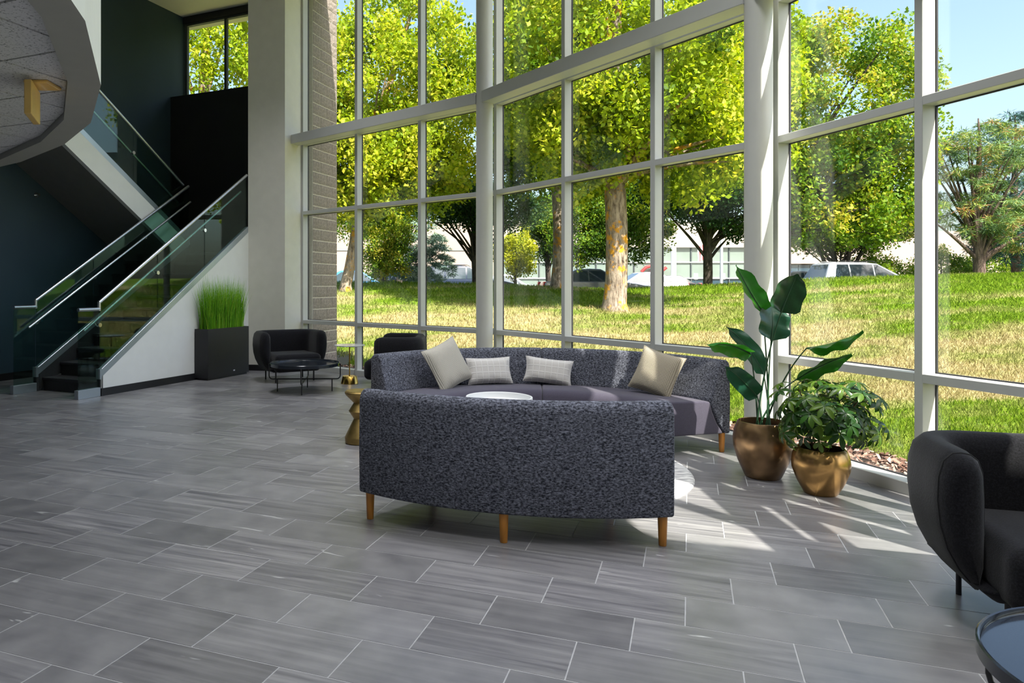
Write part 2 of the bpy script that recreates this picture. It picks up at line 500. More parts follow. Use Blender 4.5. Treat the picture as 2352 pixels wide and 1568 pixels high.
# ------------------------------------------------------------------ mesh helpers
class MB:
    def __init__(self):
        self.v, self.f = [], []

    def add(self, verts, faces):
        b = len(self.v)
        self.v += [tuple(p) for p in verts]
        self.f += [tuple(i + b for i in f) for f in faces]
        return self

    def box(self, lo, hi):
        x0, y0, z0 = lo
        x1, y1, z1 = hi
        return self.add([(x0, y0, z0), (x1, y0, z0), (x1, y1, z0), (x0, y1, z0), (x0, y0, z1), (x1, y0, z1), (x1, y1, z1), (x0, y1, z1)],
                        [(0, 3, 2, 1), (4, 5, 6, 7), (0, 1, 5, 4), (1, 2, 6, 5), (2, 3, 7, 6), (3, 0, 4, 7)])

    def prism(self, poly, z0, z1):
        """vertical extrusion of a plan polygon (counter clockwise)"""
        n = len(poly)
        v = [(x, y, z0) for x, y in poly] + [(x, y, z1) for x, y in poly]
        f = [tuple(range(n))[::-1], tuple(range(n, 2 * n))]
        f += [(i, (i + 1) % n, n + (i + 1) % n, n + i) for i in range(n)]
        return self.add(v, f)

    def extrude(self, pts, vec):
        """extrude any planar polygon (3D points) along vec"""
        n = len(pts)
        vec = Vector(vec)
        a = [Vector(p) for p in pts]
        v = [tuple(p) for p in a] + [tuple(p + vec) for p in a]
        f = [tuple(range(n))[::-1], tuple(range(n, 2 * n))]
        f += [(i, (i + 1) % n, n + (i + 1) % n, n + i) for i in range(n)]
        return self.add(v, f)

    def tube(self, pts, r, n=8, caps=True):
        pts = [Vector(p) for p in pts]
        rs = r if isinstance(r, (list, tuple)) else [r] * len(pts)
        rings = []
        up = None
        for i, p in enumerate(pts):
            if i == 0:
                d = pts[1] - p
            elif i == len(pts) - 1:
                d = p - pts[i - 1]
            else:
                d = (pts[i + 1] - p).normalized() + (p - pts[i - 1]).normalized()
            d.normalize()
            if up is None:
                up = Vector((0, 0, 1)) if abs(d.z) < 0.9 else Vector((1, 0, 0))
            x = up.cross(d)
            if x.length < 1e-5:
                x = Vector((1, 0, 0)).cross(d)
            x.normalize()
            y = d.cross(x).normalized()
            up = y
            rings.append([p + (x * math.cos(a) + y * math.sin(a)) * rs[i] for a in (2 * PI * k / n for k in range(n))])
        v = [q for ring in rings for q in ring]
        f = []
        for i in range(len(pts) - 1):
            for k in range(n):
                a, b = i * n + k, i * n + (k + 1) % n
                f.append((a, b, b + n, a + n))
        if caps:
            f.append(tuple(range(n))[::-1])
            f.append(tuple((len(pts) - 1) * n + k for k in range(n)))
        return self.add(v, f)

    def lathe(self, prof, n=32, c=(0, 0, 0)):
        v, f = [], []
        cx, cy, cz = c
        for r, z in prof:
            for k in range(n):
                a = 2 * PI * k / n
                v.append((cx + r * math.cos(a), cy + r * math.sin(a), cz + z))
        for i in range(len(prof) - 1):
            for k in range(n):
                a, b = i * n + k, i * n + (k + 1) % n
                f.append((a, b, b + n, a + n))
        if prof[0][0] > 1e-6:
            f.append(tuple(range(n))[::-1])
        if prof[-1][0] > 1e-6:
            f.append(tuple((len(prof) - 1) * n + k for k in range(n)))
        return self.add(v, f)

    def rings(self, rings, closed_caps=True):
        n = len(rings[0])
        v = [q for r in rings for q in r]
        f = []
        for i in range(len(rings) - 1):
            for k in range(n):
                a, b = i * n + k, i * n + (k + 1) % n
                f.append((a, b, b + n, a + n))
        if closed_caps:
            f.append(tuple(range(n))[::-1])
            f.append(tuple((len(rings) - 1) * n + k for k in range(n)))
        return self.add(v, f)

    def mesh(self, name, mat, smooth=None, bevel=0.0, seg=2, fixn=True):
        me = bpy.data.meshes.new(name)
        me.from_pydata(self.v, [], self.f)
        if fixn or bevel:
            bm = bmesh.new()
            bm.from_mesh(me)
            bmesh.ops.remove_doubles(bm, verts=bm.verts, dist=1e-5)
            bmesh.ops.recalc_face_normals(bm, faces=bm.faces)
            if bevel:
                es = [e for e in bm.edges if len(e.link_faces) == 2 and e.calc_face_angle(0) > math.radians(38)]
                bmesh.ops.bevel(bm, geom=es, offset=bevel, segments=seg, profile=0.5, affect='EDGES', clamp_overlap=True)
            bm.to_mesh(me)
            bm.free()
        if mat:
            me.materials.append(MT[mat])
        if smooth is not None:
            me.polygons.foreach_set('use_smooth', [True] * len(me.polygons))
            me.set_sharp_from_angle(angle=math.radians(smooth))
        me.update()
        return me

    def build(self, name, mat, parent=None, smooth=None, bevel=0.0, seg=2, fixn=True):
        o = bpy.data.objects.new(name, self.mesh(name, mat, smooth, bevel, seg, fixn))
        COL.objects.link(o)
        if parent:
            o.parent = parent
        return o


def tag(o, label=None, cat=None, group=None, kind=None):
    if label:
        o['label'] = label
    if cat:
        o['category'] = cat
    if group:
        o['group'] = group
    if kind:
        o['kind'] = kind
    return o


def thing(name, loc=(0, 0, 0), rz=0.0, label=None, cat=None, group=None, kind=None):
    o = bpy.data.objects.new(name, None)
    o.empty_display_size = 0.2
    COL.objects.link(o)
    o.location = loc
    o.rotation_euler = (0, 0, rz)
    return tag(o, label, cat, group, kind)


def struct(o):
    o['kind'] = 'structure'
    return o


def link(name, me, parent=None, loc=(0, 0, 0), rot=(0, 0, 0), scale=None):
    o = bpy.data.objects.new(name, me)
    COL.objects.link(o)
    if parent:
        o.parent = parent
    o.location = loc
    o.rotation_euler = rot
    if scale:
        o.scale = scale
    return o


def copy_tree(o, parent=None):
    c = o.copy()
    COL.objects.link(c)
    c.parent = parent
    for ch in o.children:
        copy_tree(ch, c)
    return c


def np_mesh(name, verts, faces, mat, tone=None, extra=None, smooth=False):
    """verts (n,3), faces (m,k) with k constant; tone per face"""
    me = bpy.data.meshes.new(name)
    verts = np.ascontiguousarray(verts, dtype=np.float32)
    faces = np.ascontiguousarray(faces, dtype=np.int32)
    m, k = faces.shape
    me.vertices.add(len(verts))
    me.vertices.foreach_set('co', verts.ravel())
    me.loops.add(m * k)
    me.loops.foreach_set('vertex_index', faces.ravel())
    me.polygons.add(m)
    me.polygons.foreach_set('loop_start', np.arange(0, m * k, k, dtype=np.int32))
    if tone is not None:
        a = me.attributes.new('tone', 'FLOAT', 'FACE')
        a.data.foreach_set('value', np.ascontiguousarray(tone, dtype=np.float32))
    for nm, arr in (extra or {}).items():
        a = me.attributes.new(nm, 'FLOAT', 'FACE')
        a.data.foreach_set('value', np.ascontiguousarray(arr, dtype=np.float32))
    if smooth:
        me.polygons.foreach_set('use_smooth', np.ones(m, dtype=bool))
    me.materials.append(MT[mat])
    me.update(calc_edges=True)
    return me


def clip_poly(poly, conv):
    """Sutherland-Hodgman: clip polygon by a convex ccw polygon"""
    out = list(poly)
    for i in range(len(conv)):
        a, b = conv[i], conv[(i + 1) % len(conv)]
        inp, out = out, []
        if not inp:
            break
        side = lambda p: (b[0] - a[0]) * (p[1] - a[1]) - (b[1] - a[1]) * (p[0] - a[0])
        for k in range(len(inp)):
            p, q = inp[k], inp[(k + 1) % len(inp)]
            sp, sq = side(p), side(q)
            if sp >= 0:
                out.append(p)
            if sp * sq < 0:
                u = sp / (sp - sq)
                out.append((p[0] + (q[0] - p[0]) * u, p[1] + (q[1] - p[1]) * u))
    return out


def area(poly):
    return 0.5 * sum(poly[i][0] * poly[(i + 1) % len(poly)][1] - poly[(i + 1) % len(poly)][0] * poly[i][1] for i in range(len(poly)))


# ------------------------------------------------------------------ plan of the hall
FP = [Vector((-1.77, 12.49)), Vector((1.222, 9.69)), Vector((3.198, 6.204)), Vector((4.10, 2.30)), Vector((3.82, -1.70))]
SO = Vector((-3.95, 9.35))                            # foot of the stair, right-hand side
SD = Vector((0.419, 0.908)).normalized()              # up the first flight
SN = Vector((-SD.y, SD.x))                            # to its left
S_ROT = math.atan2(SD.y, SD.x)
CEIL = 6.8


def sp(s, w):
    p = SO + SD * s + SN * w
    return (p.x, p.y)


# --- floor: grout bed and single tiles
TH, X0, Y0 = -0.37716, 0.16794, 3.7802
E1, E2 = Vector((math.cos(TH), math.sin(TH))), Vector((-math.sin(TH), math.cos(TH)))
room = [(FP[4].x, FP[4].y), (FP[3].x, FP[3].y), (FP[2].x, FP[2].y), (FP[1].x, FP[1].y), (FP[0].x, FP[0].y)]
room += [(-2.3, 12.95), (-7.2, 12.95), (-9.0, 11.0), (-9.0, -4.5), (3.4, -4.5)]
mb = MB()
mb.prism([(x * 1.0, y) for x, y in room], -0.12, -0.0011)
floor = struct(mb.build('floor', 'grout'))
tiles = []
TL, TW, GAP = 0.6096, 0.3048, 0.0028
for r in range(-40, 26):
    for k in range(-26, 26):
        u0, v0 = (k - r / 3) * TL, -(r + 1) * TW
        rect = []
        for du, dv in ((GAP, GAP), (TL - GAP, GAP), (TL - GAP, TW - GAP), (GAP, TW - GAP)):
            q = Vector((X0, Y0)) + E1 * (u0 + du) + E2 * (v0 + dv)
            rect.append((q.x, q.y))
        cx, cy = sum(p[0] for p in rect) / 4, sum(p[1] for p in rect) / 4
        if cy < 1.6 or cy > 13 or cx < -0.66 * cy - 0.6 or cx > 0.95 * cy + 0.6 or cx < -8.6:
            continue
        pl = clip_poly(rect, room)
        if len(pl) < 3 or area(pl) < 0.004:
            continue
        inview = 1.95 < cy and -0.60 * cy < cx < 0.89 * cy
        tiles.append((0 if inview else 1, cx * cx + cy * cy, pl, (u0, v0)))
tiles.sort(key=lambda q: (q[0], q[1]))


def tile_geo(pl):
    n = len(pl)
    cx, cy = sum(p[0] for p in pl) / n, sum(p[1] for p in pl) / n
    ch = 0.0006
    top = []
    for x, y in pl:
        d = math.hypot(x - cx, y - cy) or 1
        top.append((x + (cx - x) / d * ch * 1.4, y + (cy - y) / d * ch * 1.4))
    v = [(x, y, 0.0) for x, y in top] + [(x, y, -ch) for x, y in pl] + [(x, y, -0.0013) for x, y in pl]
    f = [tuple(range(n))]
    for a in (0, n):
        f += [(a + i, a + n + i, a + n + (i + 1) % n, a + (i + 1) % n) for i in range(n)]
    return v, f


def tile_attrs(me, tuv, tone):
    a = me.attributes.new('tuv', 'FLOAT_VECTOR', 'POINT')
    a.data.foreach_set('vector', np.array(tuv, dtype=np.float32).ravel())
    a = me.attributes.new('tone', 'FLOAT', 'POINT')
    a.data.foreach_set('value', np.array(tone, dtype=np.float32))


bulk_v, bulk_f, bulk_uv, bulk_t = [], [], [], []
for i, (_, _, pl, (u0, v0)) in enumerate(tiles):
    v, f = tile_geo(pl)
    ou, ov, tn = random.uniform(0, 90), random.uniform(0, 90), random.random()
    uv = []
    for x, y, z in v:
        d = Vector((x - X0, y - Y0))
        uv.append((d.dot(E1) - u0 + ou, d.dot(E2) - v0 + ov, 0))
    if i < 300:
        me = bpy.data.meshes.new('tile')
        me.from_pydata(v, [], f)
        tile_attrs(me, uv, [tn] * len(v))
        me.materials.append(MT['tile'])
        link('tile', me, floor)
    else:
        b = len(bulk_v)
        bulk_v += v
        bulk_f += [tuple(j + b for j in q) for q in f]
        bulk_uv += uv
        bulk_t += [tn] * len(v)
if bulk_v:
    me = bpy.data.meshes.new('tile_field')
    me.from_pydata(bulk_v, [], bulk_f)
    tile_attrs(me, bulk_uv, bulk_t)
    me.materials.append(MT['tile'])
    tag(link('tile_field', me, floor), kind='stuff')

# --- window walls: five-sided bow of glazing
MW, MD = 0.062, 0.13                                   # mullion face and depth
Z_LOW, Z_MID, Z_BEAM = 0.81, 2.69, 3.915


def obox(origin, d, n, s0, s1, t0, t1, z0, z1):
    """box in facade coordinates: s along the wall, t outwards"""
    c = []
    for s, t in ((s0, t0), (s1, t0), (s1, t1), (s0, t1)):
        p = origin + d * s + n * t
        c.append((p.x, p.y))
    return c, z0, z1


for i in range(4):
    a, b = FP[i], FP[i + 1]
    L = (b - a).length
    d = (b - a) / L
    n = Vector((-d.y, d.x))
    win = thing('window_%d' % (i + 1), (a.x, a.y, 0), 0, kind='structure')

    def put(name, s0, s1, t0, t1, z0, z1, mat, bev=0.0, d=d, n=n, a=a, win=win):
        poly, q0, q1 = obox(Vector((0, 0)), d, n, s0, s1, t0, t1, z0, z1)
        return MB().prism(poly, q0, q1).build(name, mat, win, bevel=bev, seg=1)

    bay = L / 3
    ms = [0, bay, 2 * bay]
    for s in ms:
        put('mullion', s - MW / 2, s + MW / 2, 0, MD, 0, CEIL, 'alu', 0.003)
        put('gasket', s - MW / 2 - 0.007, s + MW / 2 + 0.007, MD - 0.022, MD - 0.006, 0.09, CEIL, 'gasket')
    for k in range(3 if i < 3 else 2):
        s0, s1 = k * bay + MW / 2, (k + 1) * bay - MW / 2
        put('sill', s0, s1, -0.03, MD + 0.02, -0.02, 0.085, 'alu', 0.004)
        levels = [(Z_LOW, 0.031), (Z_MID, 0.031), (Z_BEAM, 0.05)]
        for z, h in levels:
            put('transom', s0, s1, 0, MD, z - h, z + h, 'alu', 0.003)
        zs = [0.085, Z_LOW - 0.031, Z_LOW + 0.031, Z_MID - 0.031, Z_MID + 0.031, Z_BEAM - 0.05, Z_BEAM + 0.05, CEIL]
        for q in range(0, 8, 2):
            put('pane', s0 - 0.006, s1 + 0.006, MD - 0.016, MD - 0.010, zs[q] - 0.004, zs[q + 1] + 0.004, 'glass')
            put('gasket', s0, s1, MD - 0.022, MD - 0.006, zs[q], zs[q] + 0.008, 'gasket')
            put('gasket', s0, s1, MD - 0.022, MD - 0.006, zs[q + 1] - 0.008, zs[q + 1], 'gasket')

# columns and beams stand just inside the glazing
col_pos = []
for j in range(1, 4):
    d0, d1 = (FP[j] - FP[j - 1]).normalized(), (FP[j + 1] - FP[j]).normalized()
    d = (d0 + d1).normalized()
    n = Vector((-d.y, d.x))
    col_pos.append(FP[j] - n * 0.195)
col_lab = ['round white steel column behind the middle of the long curved sofa',
           'round white steel column behind the tall potted plant', 'round white steel column at the far right of the glazing']
for j, p in enumerate(col_pos):
    t = thing('column', (p.x, p.y, 0), 0, col_lab[j], 'column')
    MB().lathe([(0.112, 0.0), (0.112, CEIL)], 40).build('shaft', 'column', t, smooth=40)
    MB().lathe([(0.128, 0.0), (0.128, 0.012), (0.112, 0.016)], 40).build('base_ring', 'column', t, smooth=40)
d0 = (FP[1] - FP[0]).normalized()
n0 = Vector((-d0.y, d0.x))
beam_pts = [FP[0] - n0 * 0.185 - d0 * 0.10] + col_pos
d3 = (FP[4] - FP[3]).normalized()
beam_pts.append(FP[4] + Vector((d3.y, -d3.x)) * 0.19)
beam_lab = ['painted box beam from the white pillar to the first round column', 'painted box beam between the two round columns in view',
            'painted box beam right of the column behind the tall plant', 'painted box beam at the far right beyond the glazing in view']
for j in range(4):
    a, b = beam_pts[j], beam_pts[j + 1]
    L = (b - a).length
    d = (b - a) / L
    n = Vector((-d.y, d.x))
    s0 = 0.0 if j == 0 else 0.075
    poly, _, _ = obox(a, d, n, s0, L - 0.075, -0.105, 0.10, 0, 0)
    tag(MB().prism(poly, 3.84, 3.995).build('beam', 'alu', bevel=0.006, seg=2), beam_lab[j], 'beam')

# --- solid walls
pillar = [(-2.64, 12.20), (-1.995, 12.07), (-1.80, 12.46), (-1.72, 12.62), (-2.45, 12.95)]
struct(MB().prism(pillar, 0, CEIL).build('wall_pillar', 'pillar'))
struct(MB().prism([(-2.645, 12.19), (-1.99, 12.058), (-1.80, 12.44), (-1.815, 12.448), (-2.0, 12.075), (-2.645, 12.205)], 0, 0.10).build('baseboard_pillar', 'base'))
# stair well: navy side wall, black parapet, high window
poly = [sp(-9, 2.55), sp(4.5, 2.55), sp(4.5, 2.75), sp(-9, 2.75)]
struct(MB().prism(poly, 0, CEIL).build('wall_stair_left', 'navy'))
struct(MB().prism([sp(-9, 2.535), sp(4.05, 2.535), sp(4.05, 2.55), sp(-9, 2.55)], 0, 0.11).build('baseboard_stair_left', 'base'))
struct(MB().prism([sp(4.05, -0.55), sp(4.5, -0.55), sp(4.5, 2.55), sp(4.05, 2.55)][::-1], 0, 5.12).build('wall_stair_back', 'black_wall'))
struct(MB().prism([sp(4.40, -0.55), sp(4.6, -0.55), sp(4.6, 2.75), sp(4.40, 2.75)][::-1], 6.66, CEIL).build('wall_stair_header', 'black_wall'))
w5 = thing('window_5', (*sp(4.46, 1.0), 5.12), S_ROT, kind='structure')
for w in (1.50, 0.52, -0.46, -1.5):
    MB().box((-0.03, w - 0.028, 0), (0.03, w + 0.028, 1.54)).build('mullion', 'fdark', w5)
for z in (0.0, 1.50):
    MB().box((-0.03, -1.5, z), (0.03, 1.5, z + 0.05)).build('rail', 'fdark', w5)
for w in (0.52, -0.46, -1.5):
    MB().box((-0.004, w + 0.028, 0.05), (0.004, w + (1.0 if w < -1 else 0.95), 1.50)).build('pane', 'glass', w5)
# right side of the stair well, behind the pillar
struct(MB().prism([sp(3.3, -0.62), sp(4.6, -0.62), sp(4.6, -0.5), sp(3.3, -0.5)], 0, CEIL).build('wall_stair_right', 'black_wall'))

# split-face block wing wall outside the glass
WA, WB = Vector((-1.60, 12.72)), Vector((-1.255, 13.52))
wd = (WB - WA).normalized()
wn = Vector((wd.y, -wd.x))                             # faces the lawn
WL = (WB - WA).length
wall_poly = [WA - wn * 0.012, WB - wn * 0.012 - wd * 0.01, WB - wn * 0.42 - wd * 0.01, WA - wn * 0.42]
wing = struct(MB().prism([(p.x, p.y) for p in wall_poly], -0.25, 7.2).build('wall_wing', 'mortar'))
BH, BL, BG = 0.2032, 0.4064, 0.0065
blk_cache = {}
for r in range(-1, 36):
    z0 = r * BH
    s = -0.13 if r % 2 else -0.33
    while s < WL:
        a0, a1 = max(s, 0.0) + BG, min(s + BL, WL) - BG + (BG if s + BL >= WL else 0)
        if a1 - a0 > 0.03:
            key = (round(a1 - a0, 3), random.randint(0, 2))
            if key not in blk_cache:
                m = MB()
                nx, nz = max(2, int((a1 - a0) / 0.055)), 4
                grid = []
                for jz in range(nz + 1):
                    for jx in range(nx + 1):
                        e = jx in (0, nx) or jz in (0, nz)
                        grid.append(((a1 - a0) * jx / nx, -(0.0 if e else 0.002 + random.uniform(0, 0.010)), BG + (BH - 2 * BG) * jz / nz))
                fs = [(jz * (nx + 1) + jx, jz * (nx + 1) + jx + 1, (jz + 1) * (nx + 1) + jx + 1, (jz + 1) * (nx + 1) + jx) for jz in range(nz) for jx in range(nx)]
                m.add(grid, fs)
                w_, h0, h1 = a1 - a0, BG, BH - BG
                m.add([(0, 0, h0), (w_, 0, h0), (w_, 0, h1), (0, 0, h1), (0, 0.03, h0), (w_, 0.03, h0), (w_, 0.03, h1), (0, 0.03, h1)],
                      [(0, 1, 5, 4), (1, 2, 6, 5), (2, 3, 7, 6), (3, 0, 4, 7)])
                blk_cache[key] = m.mesh('block', 'cmu')
            p = WA + wd * a0 - wn * 0.006
            link('block', blk_cache[key], wing, (p.x, p.y, z0), (0, 0, math.atan2(wd.y, wd.x)))
        s += BL

# the same block wing at the right-hand end of the glazing (outside the picture) shades the hall
struct(MB().prism([(3.98, -0.78), (3.84, -1.18), (9.4, -3.14), (9.54, -2.74)], -0.3, 7.0).build('wall_wing_right', 'cmu'))

# rear and side enclosure of the hall (behind the camera)
struct(MB().prism([(-9.2, -4.7), (3.9, -4.7), (3.9, -4.5), (-9.2, -4.5)], 0, CEIL).build('wall_rear', 'white'))
struct(MB().prism([(-9.2, -4.7), (-9.0, -4.7), (-9.0, 12), (-9.2, 12)], 0, CEIL).build('wall_left', 'white'))
struct(MB().prism([(3.915, -0.36), (3.80, -1.70), (3.36, -4.6), (3.58, -4.6), (4.02, -1.70), (4.10, -0.36)], 0, CEIL).build('wall_right', 'white'))
ceil_poly = [(x, y) for x, y in room[:5]]
ceil_poly = [(4.2, -1.9), (4.48, 2.35), (3.5, 6.4), (1.45, 9.95), (-1.3, 12.95), (-1.9, 14.1), (-5.6, 15.6), (-9.2, 14.5), (-9.2, -4.7), (3.7, -4.7)]
struct(MB().prism(ceil_poly, CEIL, CEIL + 0.25).build('ceiling', 'white'))

# unseen fill lamps added under the high ceiling to brighten the hall
fill_spots = [(-3.0, 2.5), (0.4, 1.2), (1.6, 4.6), (-0.6, 6.2), (-1.9, 9.4), (1.0, -1.6)]
FILL_LAB = ['added square fill lamp above the open floor at the left', 'added square fill lamp above the middle of the near floor', 'added square fill lamp above the near curved sofa',
            'added square fill lamp left of the curved sofas', 'added square fill lamp above the far tub armchairs', 'added square fill lamp behind the camera']
for i, (x, y) in enumerate(fill_spots):
    t = thing('fill_light', (x, y, CEIL), 0, FILL_LAB[i], 'lamp', 'added fill lamps under the high ceiling')
    m = MB()
    for s in ((-0.62, -0.62, 0.62, -0.56), (-0.62, 0.56, 0.62, 0.62), (-0.62, -0.56, -0.56, 0.56), (0.56, -0.56, 0.62, 0.56)):
        m.box((s[0], s[1], -0.03), (s[2], s[3], 0.0))
    m.build('trim_frame', 'white_lac', t)
    ld = bpy.data.lights.new('fill_glow', 'AREA')
    ld.shape = 'SQUARE'
    ld.size = 1.1
    ld.energy = FILL_W
    ld.spread = math.radians(95)
    ld.color = (0.95, 0.96, 1.0)
    lo = bpy.data.objects.new('fill_glow', ld)
    COL.objects.link(lo)
    lo.parent = t
    lo.location = (0, 0, -0.035)

# --- upper floor: bowed slab edge with acoustic ceiling underneath
SOF = 2.70
edge = [(-1.36, -1.30), (-1.33, -0.14), (-1.23, 1.06), (-1.29, 2.26), (-1.52, 3.435), (-1.91, 4.54), (-2.43, 5.59), (-3.046, 6.455), (-3.92, 7.367), (-4.85, 8.10), (-5.85, 8.75)]
outer = edge + [(-8.95, 8.75), (-8.95, -1.30)]


def inset(poly, dist):
    out = []
    n = len(poly)
    for i in range(n):
        p0, p1, p2 = Vector(poly[i - 1]), Vector(poly[i]), Vector(poly[(i + 1) % n])
        e0, e1 = (p1 - p0).normalized(), (p2 - p1).normalized()
        n0_, n1_ = Vector((-e0.y, e0.x)), Vector((-e1.y, e1.x))
        m_ = (n0_ + n1_)
        m_ = m_ / max(0.3, m_.length_squared / 2)
        q = p1 + m_ * dist
        out.append((q.x, q.y))
    return out


inner = inset(outer, 0.19)
n_ = len(outer)
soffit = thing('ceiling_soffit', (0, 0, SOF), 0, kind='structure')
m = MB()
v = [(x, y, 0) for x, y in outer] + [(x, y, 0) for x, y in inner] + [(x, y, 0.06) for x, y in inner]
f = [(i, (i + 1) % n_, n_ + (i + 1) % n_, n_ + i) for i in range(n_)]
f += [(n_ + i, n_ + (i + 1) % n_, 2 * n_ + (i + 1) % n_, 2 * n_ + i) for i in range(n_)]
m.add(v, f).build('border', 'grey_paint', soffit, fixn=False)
MB().prism(inner, 0.085, 0.10).build('backing', 'dark_gap', soffit)
cth = math.radians(-23.5)
c1, c2 = Vector((math.cos(cth), math.sin(cth))), Vector((-math.sin(cth), math.cos(cth)))
corig = Vector((-2.36, 4.235))
ins2 = inset(outer, 0.192)
for i in range(-14, 10):
    for j in range(-12, 14):
        rect = []
        for du, dv in ((0.009, 0.009), (0.601, 0.009), (0.601, 0.601), (0.009, 0.601)):
            q = corig + c1 * (i * 0.61 + du) + c2 * (j * 0.61 + dv)
            rect.append((q.x, q.y))
        cy_ = sum(p[1] for p in rect) / 4
        cx_ = sum(p[0] for p in rect) / 4
        if cy_ < 1.6 or cx_ < -0.75 * cy_ - 1.2:
            continue
        pl = clip_poly(rect, ins2)
        if len(pl) >= 3 and area(pl) > 0.002:
            MB().prism(pl, 0.058, 0.075).build('ceiling_tile', 'acoustic', soffit)
# slab body with white fascia
fas = thing('trim_1', (0, 0, SOF), 0, kind='structure')
m = MB()
k = len(edge)
v = [(x, y, 0) for x, y in edge] + [(x, y, 1.22) for x, y in edge]
m.add(v, [(i, i + 1, k + i + 1, k + i) for i in range(k - 1)])
m.build('fascia', 'white', fas, fixn=False)
MB().prism(outer, 1.10, 1.22).build('slab', 'white', fas)
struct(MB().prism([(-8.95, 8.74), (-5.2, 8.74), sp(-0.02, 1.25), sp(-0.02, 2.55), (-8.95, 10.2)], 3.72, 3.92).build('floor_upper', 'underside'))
# guard clamp on the fascia
cl = thing('guard_clamp', (-1.90, 4.50, 3.83), math.radians(108), 'small steel glass clamp on the white slab edge', 'bracket')
MB().box((-0.02, -0.065, -0.09), (0.02, -0.01, 0.09)).build('clamp_body', 'steel', cl, bevel=0.006)
MB().box((-0.012, -0.010, -0.05), (0.012, 0.0, 0.05)).build('back_plate', 'steel', cl)
# golden box sign hanging from the soffit
gb = thing('hanging_sign_box', (-2.35, 4.67, SOF + 0.058), 0, 'golden thin box sign hanging edge-on from the low ceiling', 'sign')
MB().box((-0.09, -0.06, -0.022), (0.07, 0.14, 0.0)).build('canopy_plate', 'gold_box', gb, bevel=0.012)
m = MB()
m.extrude([(-0.024, -0.17, -0.245), (0.024, -0.17, -0.245), (0.024, -0.17, -0.03), (-0.024, -0.17, -0.03)], (-0.107, 0.32, 0))
m.build('sign_box', 'gold_box', gb, bevel=0.006)

# ------------------------------------------------------------------ stair
RISE, RUN, NR = 0.182, 0.283, 11
S0 = 0.08
stair = thing('staircase', (SO.x, SO.y, 0), S_ROT, 'black switchback stair with white lower wall beside the grass planter', 'staircase')
for i in range(NR):
    s = S0 + i * RUN
    z = (i + 1) * RISE
    last = i == NR - 1
    st = MB().box((s, 0.06, 0.0 if i < 2 else z - 0.34), (s + (RUN + 0.02 if not last else 1.14), 1.14, z - 0.04)).build('step', 'step', stair)
    MB().box((s - 0.025, 0.06, z - 0.04), (s + RUN + 0.01 if not last else s + 1.14, 1.14, z)).build('tread', 'step', st, bevel=0.008)
ZL = NR * RISE
MB().box((S0 + 10 * RUN, 1.14, ZL - 0.3), (4.05, 2.53, ZL)).build('landing', 'step', stair)
S2 = lambda s: 4.27 - 0.653 * s                       # top line of the second flight's stringer
for i in range(NR):
    s = 2.9 - i * RUN
    z = ZL + (i + 1) * RISE
    st = MB().box((s - RUN - 0.01, 1.30, z - 0.07), (s, 2.52, z - 0.04)).build('step', 'step', stair)
    MB().box((s - RUN, 1.30, z - 0.04), (s + 0.025, 2.52, z)).build('tread', 'step', st)
sa, sb = -0.12, 3.02
MB().extrude([(sa, 1.22, S2(sa) - 0.49), (sb, 1.22, S2(sb) - 0.49), (sb, 1.22, S2(sb) - 0.10), (sa, 1.22, S2(sa) - 0.10)], (0, 0.08, 0)).build('stringer', 'white', stair)
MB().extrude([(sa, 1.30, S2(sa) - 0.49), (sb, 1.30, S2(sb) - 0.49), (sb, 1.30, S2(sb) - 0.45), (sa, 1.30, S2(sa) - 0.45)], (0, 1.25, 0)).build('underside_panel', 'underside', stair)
# white triangular wall below the first flight
W1 = lambda s: 0.225 + 0.678 * s
wl = thing('wall_stair_side', (SO.x, SO.y, 0), S_ROT, kind='structure')
MB().extrude([(0.02, 0, 0.0), (3.16, 0, 0.0), (3.16, 0, W1(3.16)), (0.02, 0, W1(0.02))], (0, 0.06, 0)).build('panel', 'white', wl)
MB().box((0.02, -0.012, 0.0), (3.16, 0.0, 0.10)).build('baseboard', 'base', wl)
MB().extrude([(0.02, 1.14, 0.0), (3.0, 1.14, W1(3.0) - 0.35), (3.0, 1.14, W1(3.0)), (0.02, 1.14, W1(0.02))], (0, 0.06, 0)).build('stringer', 'step', wl)


